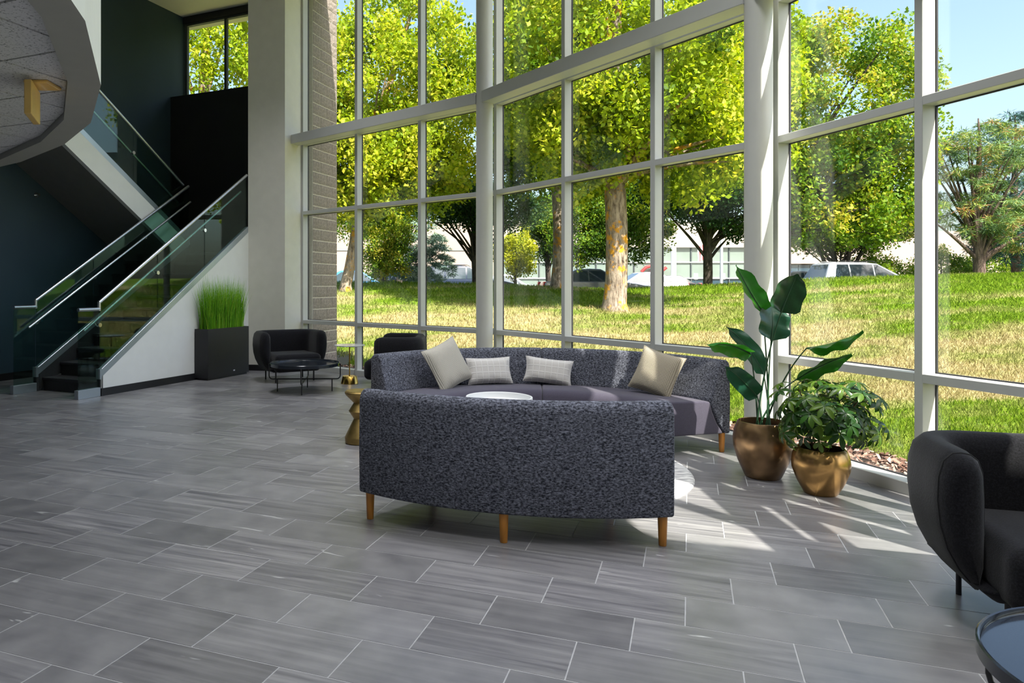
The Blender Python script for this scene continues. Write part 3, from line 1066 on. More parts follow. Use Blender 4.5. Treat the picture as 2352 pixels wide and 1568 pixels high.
def balustrade(label, w, inner, base0, slope, joints, jog, rail_h, shoe_h, s_end, hand=True, hz0=0.0):
    """glass guard along the flight; w = side offset, inner = side on which the hand rail sits"""
    t = thing('glass_balustrade', (SO.x, SO.y, 0), S_ROT, label, 'balustrade')
    zl = lambda s: base0 + slope * s
    s_a, s_b = joints[0], s_end
    g = 0.007
    # shoe
    MB().extrude([(s_a, w - 0.032, zl(s_a)), (s_b, w - 0.032, zl(s_b)), (s_b, w - 0.032, zl(s_b) + shoe_h), (s_a, w - 0.032, zl(s_a) + shoe_h)], (0, 0.064, 0)).build('shoe', 'shoe', t, bevel=0.003, seg=1)
    js = joints + [s_end]
    for a_, b_ in zip(js[:-1], js[1:]):
        MB().extrude([(a_ + g, w - 0.006, zl(a_) + 0.02), (b_ - g, w - 0.006, zl(b_) + 0.02), (b_ - g, w - 0.006, zl(b_) + rail_h - 0.01), (a_ + g, w - 0.006, zl(a_) + rail_h - 0.01)], (0, 0.012, 0)).build('glass_panel', 'sglass', t)
    MB().tube([(s_a, w, zl(s_a) + rail_h), (s_b, w, zl(s_b) + rail_h)], 0.024, 14).build('top_rail', 'steel', t, smooth=40)
    if jog:
        z1 = zl(s_a) + rail_h
        z0 = z1 - 0.085
        MB().tube([(s_a - 0.33, w, z0), (s_a + 0.004, w, z0)], 0.024, 14).build('newel_rail', 'steel', t, smooth=40)
        MB().tube([(s_a, w, z0 - 0.02), (s_a, w, z1 + 0.01)], 0.022, 14).build('rail_riser', 'steel', t, smooth=40)
        MB().box((s_a - 0.33, w - 0.006, 0.09), (s_a - 0.012, w + 0.006, z0)).build('newel_glass', 'sglass', t)
        MB().box((s_a - 0.36, w - 0.035, 0.0), (s_a - 0.01, w + 0.035, 0.115)).build('newel_base', 'shoe', t, bevel=0.003, seg=1)
        MB().box((s_a - 0.012, w - 0.03, 0.0), (s_a + 0.035, w + 0.03, zl(s_a) + 0.04)).build('end_post', 'step', t)
        MB().box((s_a - 0.02, w - 0.036, zl(s_a) - 0.02), (s_a + 0.015, w + 0.036, zl(s_a) + shoe_h + 0.01)).build('shoe_cap', 'shoe', t)
    if hand:
        wi = w + inner * 0.085
        s_c = s_a - (0.17 if jog else 0.0)
        hz = lambda s: zl(s) + hz0
        MB().tube([(s_c, wi, hz(s_c)), (s_b - 0.05, wi, hz(s_b - 0.05))], 0.018, 12).build('hand_rail', 'steel', t, smooth=40)
        for s in js:
            if s > s_b - 0.06:
                continue
            ss = max(s, s_a) + 0.0
            br = MB().tube([(ss, w, hz(ss) - 0.045), (ss, w + inner * 0.05, hz(ss) - 0.055), (ss, wi, hz(ss) - 0.012)], 0.007, 8).build('bracket', 'chrome', t, smooth=40)
            d_ = MB()
            d_.tube([(ss, w - 0.02, hz(ss) - 0.045), (ss, w + 0.02, hz(ss) - 0.045)], 0.028, 20)
            d_.build('standoff_disc', 'chrome', br, smooth=40)
    return t


balustrade('glass stair guard with steel rail above the white stair wall', 0.03, +1, 0.225, 0.672, [0.02, 1.057, 2.064], True, 0.975, 0.105, 3.13, True, 0.73)
balustrade('glass stair guard with steel rail on the far side of the lower flight', 1.17, -1, 0.225, 0.640, [-0.02, 0.95, 1.96], True, 1.02, 0.105, 3.0, True, 0.77)
balustrade('glass stair guard with steel rail on the white upper flight', 1.26, +1, 4.17, -0.653, [-0.1, 0.8, 1.817], False, 0.957, 0.105, 2.97, True, 0.62)
sk = thing('sprinkler_head', (*sp(1.065, 2.548), 2.865), S_ROT, 'small chrome sprinkler on the navy wall below the upper flight', 'sprinkler')
MB().tube([(0, 0, 0), (0, -0.012, 0)], 0.04, 18).build('escutcheon', 'chrome', sk, smooth=40)
MB().tube([(0, -0.012, 0), (0, -0.07, 0)], [0.014, 0.010], 12).build('nozzle', 'chrome', sk, smooth=40)
MB().tube([(0, -0.072, 0), (0, -0.076, 0)], 0.022, 12).build('deflector', 'chrome', sk, smooth=40)

# ------------------------------------------------------------------ curved sofas
def arc_solid(c, prof, a0, a1, n, org):
    rings = []
    for i in range(n + 1):
        a = a0 + (a1 - a0) * i / n
        rings.append([(c[0] + r * math.cos(a) - org[0], c[1] + r * math.sin(a) - org[1], z) for r, z in prof])
    return MB().rings(rings)


def curved_sofa(label, c, R, a0, a1, parts, leg_angles):
    a0, a1 = math.radians(a0), math.radians(a1)
    am = (a0 + a1) / 2
    org = (c[0] + (R - 0.35) * math.cos(am), c[1] + (R - 0.35) * math.sin(am))
    t = thing('curved_sofa', (*org, 0), 0, label, 'sofa')
    back = [(R, 0.165), (R + 0.004, 0.45), (R, 0.735), (R - 0.012, 0.775), (R - 0.035, 0.796), (R - 0.065, 0.80), (R - 0.095, 0.79), (R - 0.115, 0.765),
            (R - 0.125, 0.73), (R - 0.185, 0.47), (R - 0.195, 0.44), (R - 0.168, 0.36), (R - 0.12, 0.26), (R - 0.05, 0.165)]
    seat = [(R - 0.062, 0.165), (R - 0.128, 0.255), (R - 0.176, 0.36), (R - 0.20, 0.445), (R - 0.26, 0.452), (R - 0.62, 0.458), (R - 0.675, 0.450), (R - 0.705, 0.43),
            (R - 0.722, 0.395), (R - 0.725, 0.18), (R - 0.70, 0.165)]
    for k in range(parts):
        b0 = a0 + (a1 - a0) * k / parts + (0.0001 if k else 0)
        b1 = a0 + (a1 - a0) * (k + 1) / parts - (0.0001 if k < parts - 1 else 0)
        n = max(10, int((b1 - b0) / math.radians(2.2)))
        arc_solid(c, back, b0, b1, n, org).build('backrest', 'tweed', t, smooth=50, bevel=0.016, seg=3)
        arc_solid(c, seat, b0 + 0.001, b1 - 0.001, n, org).build('seat', 'seat', t, smooth=50, bevel=0.018, seg=3)
    for ang, rr in leg_angles:
        a = math.radians(ang)
        x, y = c[0] + rr * math.cos(a) - org[0], c[1] + rr * math.sin(a) - org[1]
        MB().lathe([(0.019, 0.0), (0.021, 0.003), (0.027, 0.168)], 20, (x, y, 0)).build('leg', 'oak', t, smooth=40)
    return t


curved_sofa('short curved blue grey sofa seen from behind, nearest the camera', (1.11, 6.0), 2.08, 228, 280.5, 1,
            [(229.6, 2.035), (254.3, 2.035), (279.1, 2.035), (231, 1.45), (277.5, 1.45)])
curved_sofa('long curved blue grey sofa with four pillows along the glazing', (1.12, 5.75), 1.75, 15, 145, 2,
            [(16.6, 1.70), (48, 1.70), (80, 1.70), (112, 1.70), (143.4, 1.70), (17.5, 1.10), (80, 1.10), (142.5, 1.10)])


def pillow(name, label, center, face, tilt, roll, w, h, th, mat):
    """face = direction (plan angle, degrees) the front looks to"""
    nu, nv = 18, 18
    m = MB()
    vs = []
    for side in (1, -1):
        for j in range(nv + 1):
            for i in range(nu + 1):
                u, v_ = -1 + 2 * i / nu, -1 + 2 * j / nv
                x = u * w / 2 * (1 - 0.085 * (1 - v_ * v_))
                y = v_ * h / 2 * (1 - 0.085 * (1 - u * u))
                prof = max(0.0, (1 - u ** 4)) ** 0.55 * max(0.0, (1 - v_ ** 4)) ** 0.55
                wr = 0.006 * math.sin(9 * u + 3 * v_) * math.exp(-((v_ + 0.8) / 0.25) ** 2)
                vs.append((x, y, side * (th / 2 * prof + 0.002) + wr * prof))
    nn = (nu + 1) * (nv + 1)
    fs = []
    for s in range(2):
        for j in range(nv):
            for i in range(nu):
                a = s * nn + j * (nu + 1) + i
                q = (a, a + 1, a + nu + 2, a + nu + 1)
                fs.append(q if s == 0 else q[::-1])
    m.add(vs, fs)
    o = m.build(name, mat, None, smooth=70, fixn=False)
    a = math.radians(face)
    nrm = Vector((math.cos(a) * math.cos(tilt), math.sin(a) * math.cos(tilt), math.sin(tilt)))
    xr = Vector((0, 0, 1)).cross(nrm).normalized()
    yu = nrm.cross(xr)
    mat3 = Matrix((xr, yu, nrm)).transposed()
    o.matrix_world = Matrix.Translation(center) @ mat3.to_4x4() @ Matrix.Rotation(roll, 4, 'Z')
    # piping along the seam
    path = []
    for k in range(64):
        q = k / 64 * 4
        s_, fr = int(q), q - int(q)
        u, v_ = [(-1 + 2 * fr, -1), (1, -1 + 2 * fr), (1 - 2 * fr, 1), (-1, 1 - 2 * fr)][s_]
        path.append((u * w / 2 * (1 - 0.085 * (1 - v_ * v_)), v_ * h / 2 * (1 - 0.085 * (1 - u * u)), 0))
    MB().tube(path + [path[0]], 0.0035, 6, False).build('piping', mat, o, smooth=60)
    return tag(o, label, 'pillow', 'pillows on the long curved sofa')


SC = (1.12, 5.75)


def on_sofa(ang, r, z):
    a = math.radians(ang)
    return Vector((SC[0] + r * math.cos(a), SC[1] + r * math.sin(a), z))


pillow('pillow', 'large ribbed off-white square pillow, leftmost on the long sofa', on_sofa(119, 1.435, 0.668), 119 + 180 + 10, 0.38, math.radians(17), 0.48, 0.455, 0.13, 'plw')
pillow('pillow', 'off-white checked lumbar pillow right beside the ribbed square pillow', on_sofa(100.5, 1.475, 0.588), 100 + 180, 0.36, math.radians(1), 0.46, 0.27, 0.13, 'plp')
pillow('pillow', 'off-white checked lumbar pillow over the seat gap, crossed by sunlight', on_sofa(77.5, 1.475, 0.585), 78 + 180, 0.36, math.radians(-6), 0.47, 0.26, 0.13, 'plp')
pillow('pillow', 'beige waffle-weave square pillow, rightmost on the long sofa', on_sofa(34.5, 1.43, 0.645), 34 + 190, 0.36, math.radians(-13), 0.43, 0.41, 0.13, 'plw2')

# rug and round white tray table
m = MB()
prof = [(0.0, 0.016), (0.4, 0.0165), (0.8, 0.016), (1.19, 0.015), (1.215, 0.011), (1.225, 0.0), (0.0, 0.0)]
o = MB().lathe(prof[:6], 72).build('round_rug', 'rug', smooth=50)
o.location = (1.0, 5.75, 0.0)
tag(o, 'round pale grey shaggy rug between the curved sofas', 'rug')
t = thing('tray_table', (0.82, 6.22, 0.016), 0, 'round white tray table between the curved sofas', 'table')
MB().lathe([(0.0, 0.415), (0.268, 0.415), (0.272, 0.42), (0.272, 0.462), (0.277, 0.466), (0.285, 0.464), (0.287, 0.455), (0.287, 0.405), (0.28, 0.40), (0.0, 0.40)], 56).build('tray', 'white_lac', t, smooth=40)
MB().lathe([(0.03, 0.02), (0.03, 0.40)], 20).build('pedestal', 'white_lac', t, smooth=40)
MB().lathe([(0.20, 0.0), (0.20, 0.012), (0.04, 0.022)], 40).build('foot_plate', 'white_lac', t, smooth=40)


# ------------------------------------------------------------------ tub armchairs
def tub_chair(label, loc, front, group):
    """front = plan direction the chair faces"""
    rz = math.atan2(front[1], front[0]) + PI / 2
    t = thing('tub_armchair', (*loc, 0), rz, label, 'armchair', group)
    W, D, tk = 1.06, 0.80, 0.165
    a, yb, yf, cr = W / 2 - tk / 2, D / 2 - tk / 2, -D / 2 + 0.26, 0.20
    path = [(a, yf), (a, yf + 0.08), (a, yf + 0.16), (a, yb - cr)]
    for k in range(1, 8):
        th = k / 8 * PI / 2
        path.append((a - cr + cr * math.cos(th), yb - cr + cr * math.sin(th)))
    path += [(a - cr, yb), (0.15, yb), (-0.15, yb), (-a + cr, yb)]
    for k in range(1, 8):
        th = PI / 2 + k / 8 * PI / 2
        path.append((-a + cr + cr * math.cos(th), yb - cr + cr * math.sin(th)))
    path += [(-a, yb - cr), (-a, yf + 0.16), (-a, yf + 0.08), (-a, yf)]
    sec = [(-0.065, 0.165), (-0.035, 0.195), (0.008, 0.25), (0.048, 0.33), (0.075, 0.43), (0.086, 0.54), (0.082, 0.64), (0.064, 0.712), (0.03, 0.746), (0.0, 0.75),
           (-0.035, 0.744), (-0.062, 0.72), (-0.078, 0.67), (-0.083, 0.56), (-0.083, 0.40), (-0.08, 0.25), (-0.065, 0.18)]
    pv = [Vector(p) for p in path]
    rings = []

    def ring(p, nrm, so, sz, zc=0.47):
        return [(p.x + nrm.x * o_ * so, p.y + nrm.y * o_ * so, zc + (z_ - zc) * sz) for o_, z_ in sec]

    def frame(i):
        d_ = (pv[min(i + 1, len(pv) - 1)] - pv[max(i - 1, 0)]).normalized()
        return d_, Vector((d_.y, -d_.x))

    d0_, n0_ = frame(0)
    for e, so, sz in ((0.115, 0.22, 0.58), (0.106, 0.52, 0.76), (0.080, 0.80, 0.89), (0.042, 0.95, 0.965)):
        rings.append(ring(pv[0] - d0_ * e, n0_, so, sz, 0.55))
    for i in range(len(pv)):
        d_, nn = frame(i)
        rings.append(ring(pv[i], nn, 1, 1))
    d1_, n1_ = frame(len(pv) - 1)
    for e, so, sz in ((0.042, 0.95, 0.965), (0.080, 0.80, 0.89), (0.106, 0.52, 0.76), (0.115, 0.22, 0.58)):
        rings.append(ring(pv[-1] + d1_ * e, n1_, so, sz, 0.55))
    MB().rings(rings).build('shell', 'felt', t, smooth=60)
    for rg in (rings[3], rings[-4]):
        MB().tube([Vector(q) for q in rg[1:15]], 0.004, 6).build('piping', 'felt_seam', t, smooth=60)
    x1 = W / 2 - tk - 0.004
    m_ = MB().box((-x1, -D / 2 - 0.015, 0.16), (x1, yb - tk / 2 + 0.01, 0.425))
    m_.build('seat_cushion', 'felt', t, smooth=60, bevel=0.075, seg=6)
    m_ = MB()
    m_.add([(-x1 - 0.06, -D / 2 + 0.10, 0.215), (x1 + 0.06, -D / 2 + 0.10, 0.215), (x1 + 0.06, yb, 0.215), (-x1 - 0.06, yb, 0.215),
            (-x1 + 0.02, -D / 2 + 0.16, 0.15), (x1 - 0.02, -D / 2 + 0.16, 0.15), (x1 - 0.02, yb - 0.06, 0.15), (-x1 + 0.02, yb - 0.06, 0.15)],
           [(0, 1, 2, 3), (7, 6, 5, 4), (0, 4, 5, 1), (1, 5, 6, 2), (2, 6, 7, 3), (3, 7, 4, 0)])
    m_.build('base', 'felt', t, smooth=60, bevel=0.02, seg=3)
    for x in (-0.30, 0.30):
        for y in (-0.22, 0.24):
            MB().tube([(x, y, 0.0), (x, y, 0.17)], 0.0115, 12).build('leg', 'black_metal', t, smooth=40)
    return t


tub_chair('charcoal tub armchair between the white pillar and the low black table', (-1.74, 10.98), (0.49, -0.87), 'tub armchairs')
tub_chair('charcoal tub armchair seen from the side behind the long curved sofa', (-0.10, 10.02), (-0.97, 0.10), 'tub armchairs')
tub_chair('charcoal tub armchair cut by the right picture edge, nearest the camera', (2.80, 3.04), (-0.30, -0.955), 'tub armchairs')


def round_table(label, loc, rz):
    t = thing('round_coffee_table', (*loc, 0), rz, label, 'table', 'low black round tables')
    MB().lathe([(0.0, 0.372), (0.462, 0.372), (0.465, 0.376), (0.465, 0.392), (0.470, 0.394), (0.475, 0.390), (0.475, 0.352), (0.470, 0.35), (0.0, 0.35)], 72).build('table_top', 'table_top', t, smooth=40)
    for q in range(2):
        c_, s_ = math.cos(q * PI / 2), math.sin(q * PI / 2)
        prof = [(0.482, 0.375), (0.482, 0.215), (0.475, 0.19), (0.455, 0.172), (0.43, 0.168)]
        pts = [(r * c_, r * s_, z - q * 0.018) for r, z in prof] + [(-r * c_, -r * s_, z - q * 0.018) for r, z in prof[::-1]]
        h = MB().tube(pts, 0.0085, 10).build('hanger_frame', 'black_metal', t, smooth=40)
        for sg in (1, -1):
            MB().tube([(sg * 0.37 * c_, sg * 0.37 * s_, 0.0), (sg * 0.37 * c_, sg * 0.37 * s_, 0.168 - q * 0.018)], 0.0085, 10).build('leg', 'black_metal', h, smooth=40)
    return t


round_table('low black round table in front of the far tub armchair', (-1.35, 9.80), math.radians(2))
round_table('low black round table at the bottom right picture corner', (2.10, 1.885), math.radians(28))

t = thing('side_table', (-0.80, 10.58, 0), 0, 'slim side table with pale round top on a brass drum foot', 'table')
MB().lathe([(0.0, 0.548), (0.19, 0.548), (0.224, 0.556), (0.226, 0.562), (0.222, 0.567), (0.0, 0.567)], 48).build('table_top', 'marble', t, smooth=40)
MB().lathe([(0.0095, 0.11), (0.0095, 0.55)], 16).build('stem', 'brass', t, smooth=40)
MB().lathe([(0.128, 0.0), (0.130, 0.004), (0.104, 0.108), (0.100, 0.112), (0.0, 0.112)], 48).build('drum_foot', 'brass', t, smooth=40)

t = thing('hourglass_stool', (-0.405, 6.60, 0), 0, 'aged gold zigzag hourglass stool left of the near curved sofa', 'stool')
MB().lathe([(0.125, 0.0), (0.133, 0.006), (0.137, 0.05), (0.133, 0.062), (0.055, 0.222), (0.102, 0.292), (0.056, 0.366), (0.128, 0.438), (0.137, 0.452), (0.138, 0.465), (0.133, 0.472), (0.125, 0.474)], 48).build('body', 'aged_gold', t, smooth=25)
MB().lathe([(0.128, 0.474), (0.126, 0.478), (0.0, 0.479)], 48).build('top_disc', 'aged_gold', t, smooth=40)

# ------------------------------------------------------------------ planters
def leaf_strip(base, tip, width, side, bow, curl, n=12, rip=0.0, mat='plant_a', name='leaf', parent=None, tone=0.5):
    """broad leaf from base to tip: side = width direction, bow = sag vector, curl = how far the halves fold"""
    base, tip, side, bow = Vector(base), Vector(tip), Vector(side), Vector(bow)
    ax = tip - base
    side = (side - ax * (side.dot(ax) / ax.length_squared)).normalized()
    nrm = ax.cross(side).normalized()
    cols = 4
    vs, fs = [], []
    for i in range(n + 1):
        u = i / n
        p = base + ax * u + bow * (4 * u * (1 - u)) * 1.0
        wv = (min(1.0, u / 0.10)) ** 0.5 * (1 - max(0, (u - 0.40) / 0.60) ** 2.6) ** 0.8 if u < 1 else 0.0
        wv = max(wv, 0.03)
        for k in range(-cols, cols + 1):
            q = k / cols
            x = q * width / 2 * wv
            dz = curl * (abs(q) ** 1.6) * width * wv * 0.5 + 0.012 * math.sin(u * 16 + q * 2) * abs(q)
            if rip and abs(q) > 0.6 and u > 0.8:
                x *= 0.75 + 0.25 * math.sin(u * 60)
            vs.append(p + side * x + nrm * dz)
    w_ = 2 * cols + 1
    for i in range(n):
        for k in range(2 * cols):
            a_ = i * w_ + k
            fs.append((a_, a_ + 1, a_ + w_ + 1, a_ + w_))
    m_ = MB().add(vs, fs)
    o_ = m_.build(name, mat, parent, smooth=60, fixn=False)
    at_ = o_.data.attributes.new('tone', 'FLOAT', 'FACE')
    at_.data.foreach_set('value', [min(1, max(0, tone + 0.15 * math.sin(i * 1.7))) for i in range(len(o_.data.polygons))])
    mid = [base + ax * (i / n) + bow * (4 * (i / n) * (1 - i / n)) + nrm * 0.001 for i in range(n)]
    MB().tube(mid, [0.006 * (1 - 0.8 * i / n) + 0.001 for i in range(n)], 6).build('midrib', 'stem', o_, smooth=60)
    return o_


def pot(t, prof, mat, r_soil, z_soil, liner):
    MB().lathe(prof, 56).build('pot', mat, t, smooth=40)
    MB().lathe([(r_soil, z_soil), (r_soil * 0.6, z_soil + 0.008), (0.0, z_soil + 0.012)], 40).build('soil', 'soil', t, smooth=40)


bp = Vector((2.70, 5.42, 0))
t = thing('bird_of_paradise_plant', bp, 0, 'tall broad-leaved plant in dark bronze pot before the round column', 'potted plant')
pot(t, [(0.0, 0.0), (0.118, 0.0), (0.128, 0.012), (0.175, 0.12), (0.204, 0.22), (0.210, 0.28), (0.202, 0.345), (0.183, 0.40), (0.174, 0.418), (0.168, 0.420), (0.166, 0.412), (0.188, 0.35), (0.19, 0.28)], 'bronze', 0.186, 0.34, None)
LV = [  # base px, tip px, depth base, depth tip, width m, side, bow, curl, mat, tone
    ((1752, 717), (1690, 609), 5.45, 5.35, 0.16, (0.34, -0.92, 0.2), (0.0, 0, -0.015), 0.55, 'plant_b', 0.7),
    ((1794, 718), (1832, 629), 5.30, 5.25, 0.215, (0.9, -0.1, -0.35), (0.0, 0, 0.01), -0.25, 'plant_a', 0.1),
    ((1771, 782), (1769, 696), 5.42, 5.50, 0.235, (1, 0.1, 0), (0, -0.03, 0.02), -0.25, 'plant_a', 0.9),
    ((1853, 799), (1983, 760), 5.25, 5.05, 0.15, (0.1, -0.75, 0.45), (0, 0, -0.02), 0.55, 'plant_b', 0.3),
    ((1828, 872), (1957, 814), 5.30, 5.12, 0.17, (0.1, -0.7, 0.75), (0, 0, 0.02), 0.35, 'plant_b', 0.2),
    ((1754, 859), (1668, 750), 5.55, 5.75, 0.13, (0.6, -0.6, 0.45), (0.02, 0, 0.03), 0.35, 'plant_a', 0.8),
    ((1724, 812), (1624, 791), 5.40, 5.20, 0.13, (0.1, -0.7, 0.65), (0.0, 0, 0.03), -0.7, 'plant_b', 0.9),
    ((1739, 911), (1666, 841), 5.38, 5.25, 0.15, (0.65, -0.3, 0.6), (0.0, 0, 0.015), -0.2, 'plant_a', 1.0),
]
for i, (b_, t_, yb_, yt_, w_, sd_, bw_, cu_, mt_, tn_) in enumerate(LV):
    base = P(*b_, yb_) - bp
    tip = P(*t_, yt_) - bp
    leaf_strip(base, tip, w_, sd_, bw_, cu_, 14, 1.0, mt_, 'leaf', t, tn_)
    a_ = i * 2.4
    root = Vector((0.05 * math.cos(a_), 0.05 * math.sin(a_), 0.34))
    mid = root.lerp(base, 0.55) + Vector(((root.x - base.x) * 0.22, (root.y - base.y) * 0.2, 0.05))
    pts = [root * (1 - u) ** 2 + mid * 2 * u * (1 - u) + base * u * u for u in (k / 12 for k in range(13))]
    MB().tube(pts, [0.0075 - 0.0035 * k / 12 for k in range(13)], 8).build('stem', 'stem', t, smooth=60)

up = Vector((2.885, 4.99, 0))
t = thing('umbrella_plant', up, 0, 'low bushy umbrella plant in round golden bronze pot near the glazing', 'potted plant')
pot(t, [(0.0, 0.0), (0.098, 0.0), (0.108, 0.01), (0.150, 0.09), (0.178, 0.17), (0.183, 0.215), (0.176, 0.265), (0.160, 0.305), (0.150, 0.318), (0.144, 0.319), (0.142, 0.311), (0.160, 0.26)], 'bronze2', 0.158, 0.27, None)
# one compound leaf: seven leaflets round a hub
cl_m = []
for var in range(3):
    m = MB()
    tones = []
    for k in range(7):
        a_ = 2 * PI * k / 7 + random.uniform(-0.15, 0.15)
        L_ = random.uniform(0.062, 0.090)
        w_ = L_ * 0.40
        c_, s_ = math.cos(a_), math.sin(a_)
        dr = random.uniform(0.02, 0.045)
        pts = []
        for u, wv in ((0.08, 0.12), (0.35, 0.75), (0.65, 1.0), (0.88, 0.65), (1.0, 0.05)):
            r_ = L_ * u
            z_ = 0.01 - dr * u * u
            for q in (-1, 0, 1):
                pts.append((c_ * r_ - s_ * q * w_ / 2 * wv, s_ * r_ + c_ * q * w_ / 2 * wv, z_ + (0.006 * wv if q else 0)))
        fs = []
        for i in range(4):
            for q in range(2):
                x_ = i * 3 + q
                fs.append((x_, x_ + 1, x_ + 4, x_ + 3))
        m.add(pts, fs)
        tones += [min(1, max(0, random.gauss(0.25 + 0.3 * var, 0.15)))] * 8
    me = m.mesh('leaf', 'plant_c', 70, fixn=False)
    a = me.attributes.new('tone', 'FLOAT', 'FACE')
    a.data.foreach_set('value', tones)
    cl_m.append(me)
cen = Vector((0.035, -0.02, 0.55))
for k in range(6):
    a_ = 2 * PI * k / 6 + 0.3
    tip = cen + Vector((0.24 * math.cos(a_), 0.22 * math.sin(a_), 0.08 + 0.1 * (k % 2)))
    root = Vector((0.03 * math.cos(a_), 0.03 * math.sin(a_), 0.27))
    MB().tube([root, root.lerp(tip, 0.5) + Vector((0, 0, 0.06)), tip], [0.007, 0.006, 0.003], 7).build('branch', 'twig', t, smooth=60)
for k in range(112):
    z_ = 1 - 1.75 * (k + 0.5) / 112
    ph = k * 2.39996
    rr = math.sqrt(max(0, 1 - z_ * z_))
    f_ = random.uniform(0.72, 1.12) if k % 4 else random.uniform(0.45, 0.7)
    dirv = Vector((rr * math.cos(ph), rr * math.sin(ph), z_))
    pos = cen + Vector((dirv.x * 0.345 * f_, dirv.y * 0.33 * f_, dirv.z * 0.255 * f_))
    nrm = (dirv + Vector((0, 0, 0.75))).normalized()
    q = nrm.to_track_quat('Z', 'Y') @ Matrix.Rotation(random.uniform(0, 6.28), 3, 'Z').to_quaternion()
    s_ = random.uniform(0.85, 1.15)
    o_ = link('leaf', random.choice(cl_m) if z_ < 0.3 else random.choice(cl_m[1:]), t, pos, q.to_euler(), (s_, s_, s_))
    if k % 2 == 0:
        MB().tube([cen + (pos - cen) * 0.35, pos], [0.0028, 0.002], 5).build('petiole', 'stem', t, smooth=60)

# black box planter with tall grass beside the stair
pl_o = Vector((-2.955, 10.865, 0))
t = thing('grass_planter', pl_o, S_ROT, 'tall green grass in black box planter against the stair wall', 'potted plant')
m = MB()
m.box((0.025, 0.025, 0.0), (0.975, 0.23, 0.03))
m.build('plinth', 'planter', t)
m = MB()
ox, oy, hh = 1.0, 0.255, 0.775
m.add([(0, 0, .03), (ox, 0, .03), (ox, oy, .03), (0, oy, .03), (0, 0, hh), (ox, 0, hh), (ox, oy, hh), (0, oy, hh), (.02, .02, hh), (ox - .02, .02, hh), (ox - .02, oy - .02, hh), (.02, oy - .02, hh),
       (.02, .02, hh - .06), (ox - .02, .02, hh - .06), (ox - .02, oy - .02, hh - .06), (.02, oy - .02, hh - .06)],
      [(0, 3, 2, 1), (0, 1, 5, 4), (1, 2, 6, 5), (2, 3, 7, 6), (3, 0, 4, 7), (4, 5, 9, 8), (5, 6, 10, 9), (6, 7, 11, 10), (7, 4, 8, 11), (8, 9, 13, 12), (9, 10, 14, 13), (10, 11, 15, 14), (11, 8, 12, 15), (12, 13, 14, 15)])
m.build('box', 'planter', t)
MB().box((0.60, -0.003, 0.085), (0.64, 0.0, 0.105)).build('emblem', 'mark', t)
nb = 1500
vs, fs, tn = [], [], []
for k in range(nb):
    x, y = rng.uniform(0.06, 0.94), rng.uniform(0.04, 0.215)
    h = rng.triangular(0.45, 0.66, 0.93)
    lx, ly = rng.normal(0, 0.05) + (x - 0.5) * 0.16, rng.normal(0, 0.05) + (y - 0.15) * 0.3
    wd_ = rng.uniform(0.0025, 0.005)
    an = rng.uniform(0, PI)
    dx, dy = math.cos(an) * wd_, math.sin(an) * wd_
    b0 = len(vs)
    for u in (0, 0.35, 0.7, 1.0):
        ww = 1 - u ** 1.5 * 0.93
        px_, py_ = x + lx * u ** 1.8, y + ly * u ** 1.8
        z_ = 0.71 + h * u
        vs += [(px_ - dx * ww, py_ - dy * ww, z_), (px_ + dx * ww, py_ + dy * ww, z_)]
    for i in range(3):
        fs.append((b0 + 2 * i, b0 + 2 * i + 1, b0 + 2 * i + 3, b0 + 2 * i + 2))
        tn.append(min(1, max(0, rng.normal(0.45, 0.22) + (0.15 if i == 2 else 0))))
tag(link('grass_blades', np_mesh('grass_blades', np.array(vs), np.array(fs), 'reed', tn), t), kind='stuff')

# ------------------------------------------------------------------ grounds outside
SEG = []
for i in range(4):
    d = (FP[i + 1] - FP[i]).normalized()
    SEG.append((FP[i].x, FP[i].y, -d.y, d.x))


def dout(x, y):
    x, y = np.asarray(x, float), np.asarray(y, float)
    r = np.full(np.broadcast(x, y).shape, -1e9)
    for px_, py_, nx_, ny_ in SEG:
        r = np.maximum(r, (x - px_) * nx_ + (y - py_) * ny_)
    return r


CRX = [-40, -1.86, 2.5, 6.84, 9.7, 14.1, 19.2, 60]
CRZ = [1.60, 1.54, 1.48, 1.29, 1.40, 1.66, 1.80, 2.0]


def gz(x, y):
    x, y = np.asarray(x, float), np.asarray(y, float)
    d = np.maximum(dout(x, y), 0)
    e = np.maximum(24.0 - y, 0.0)
    u = np.clip(d / (d + e + 1e-6), 0, 1)
    s = u * u * (3 - 2 * u)
    z = -0.06 + (np.interp(x, CRX, CRZ) + 0.06) * (0.35 * u + 0.65 * s)
    fall = np.clip((y - 24.0) / 4.5, 0, 1)
    return np.where(y > 24, z + (0.72 - z) * (fall * fall * (3 - 2 * fall)), z)


def dryness(x, y):
    """sun-dried belt in the middle of the slope"""
    d = np.maximum(dout(x, y), 0)
    u = np.clip(d / (d + np.maximum(24.0 - y, 0.0) + 1e-6), 0, 1)
    return 0.13 * np.exp(-((u - 0.34) / 0.16) ** 2) - 0.10 * np.exp(-((u - 0.05) / 0.09) ** 2) - 0.06 * np.clip((u - 0.6) / 0.3, 0, 1)


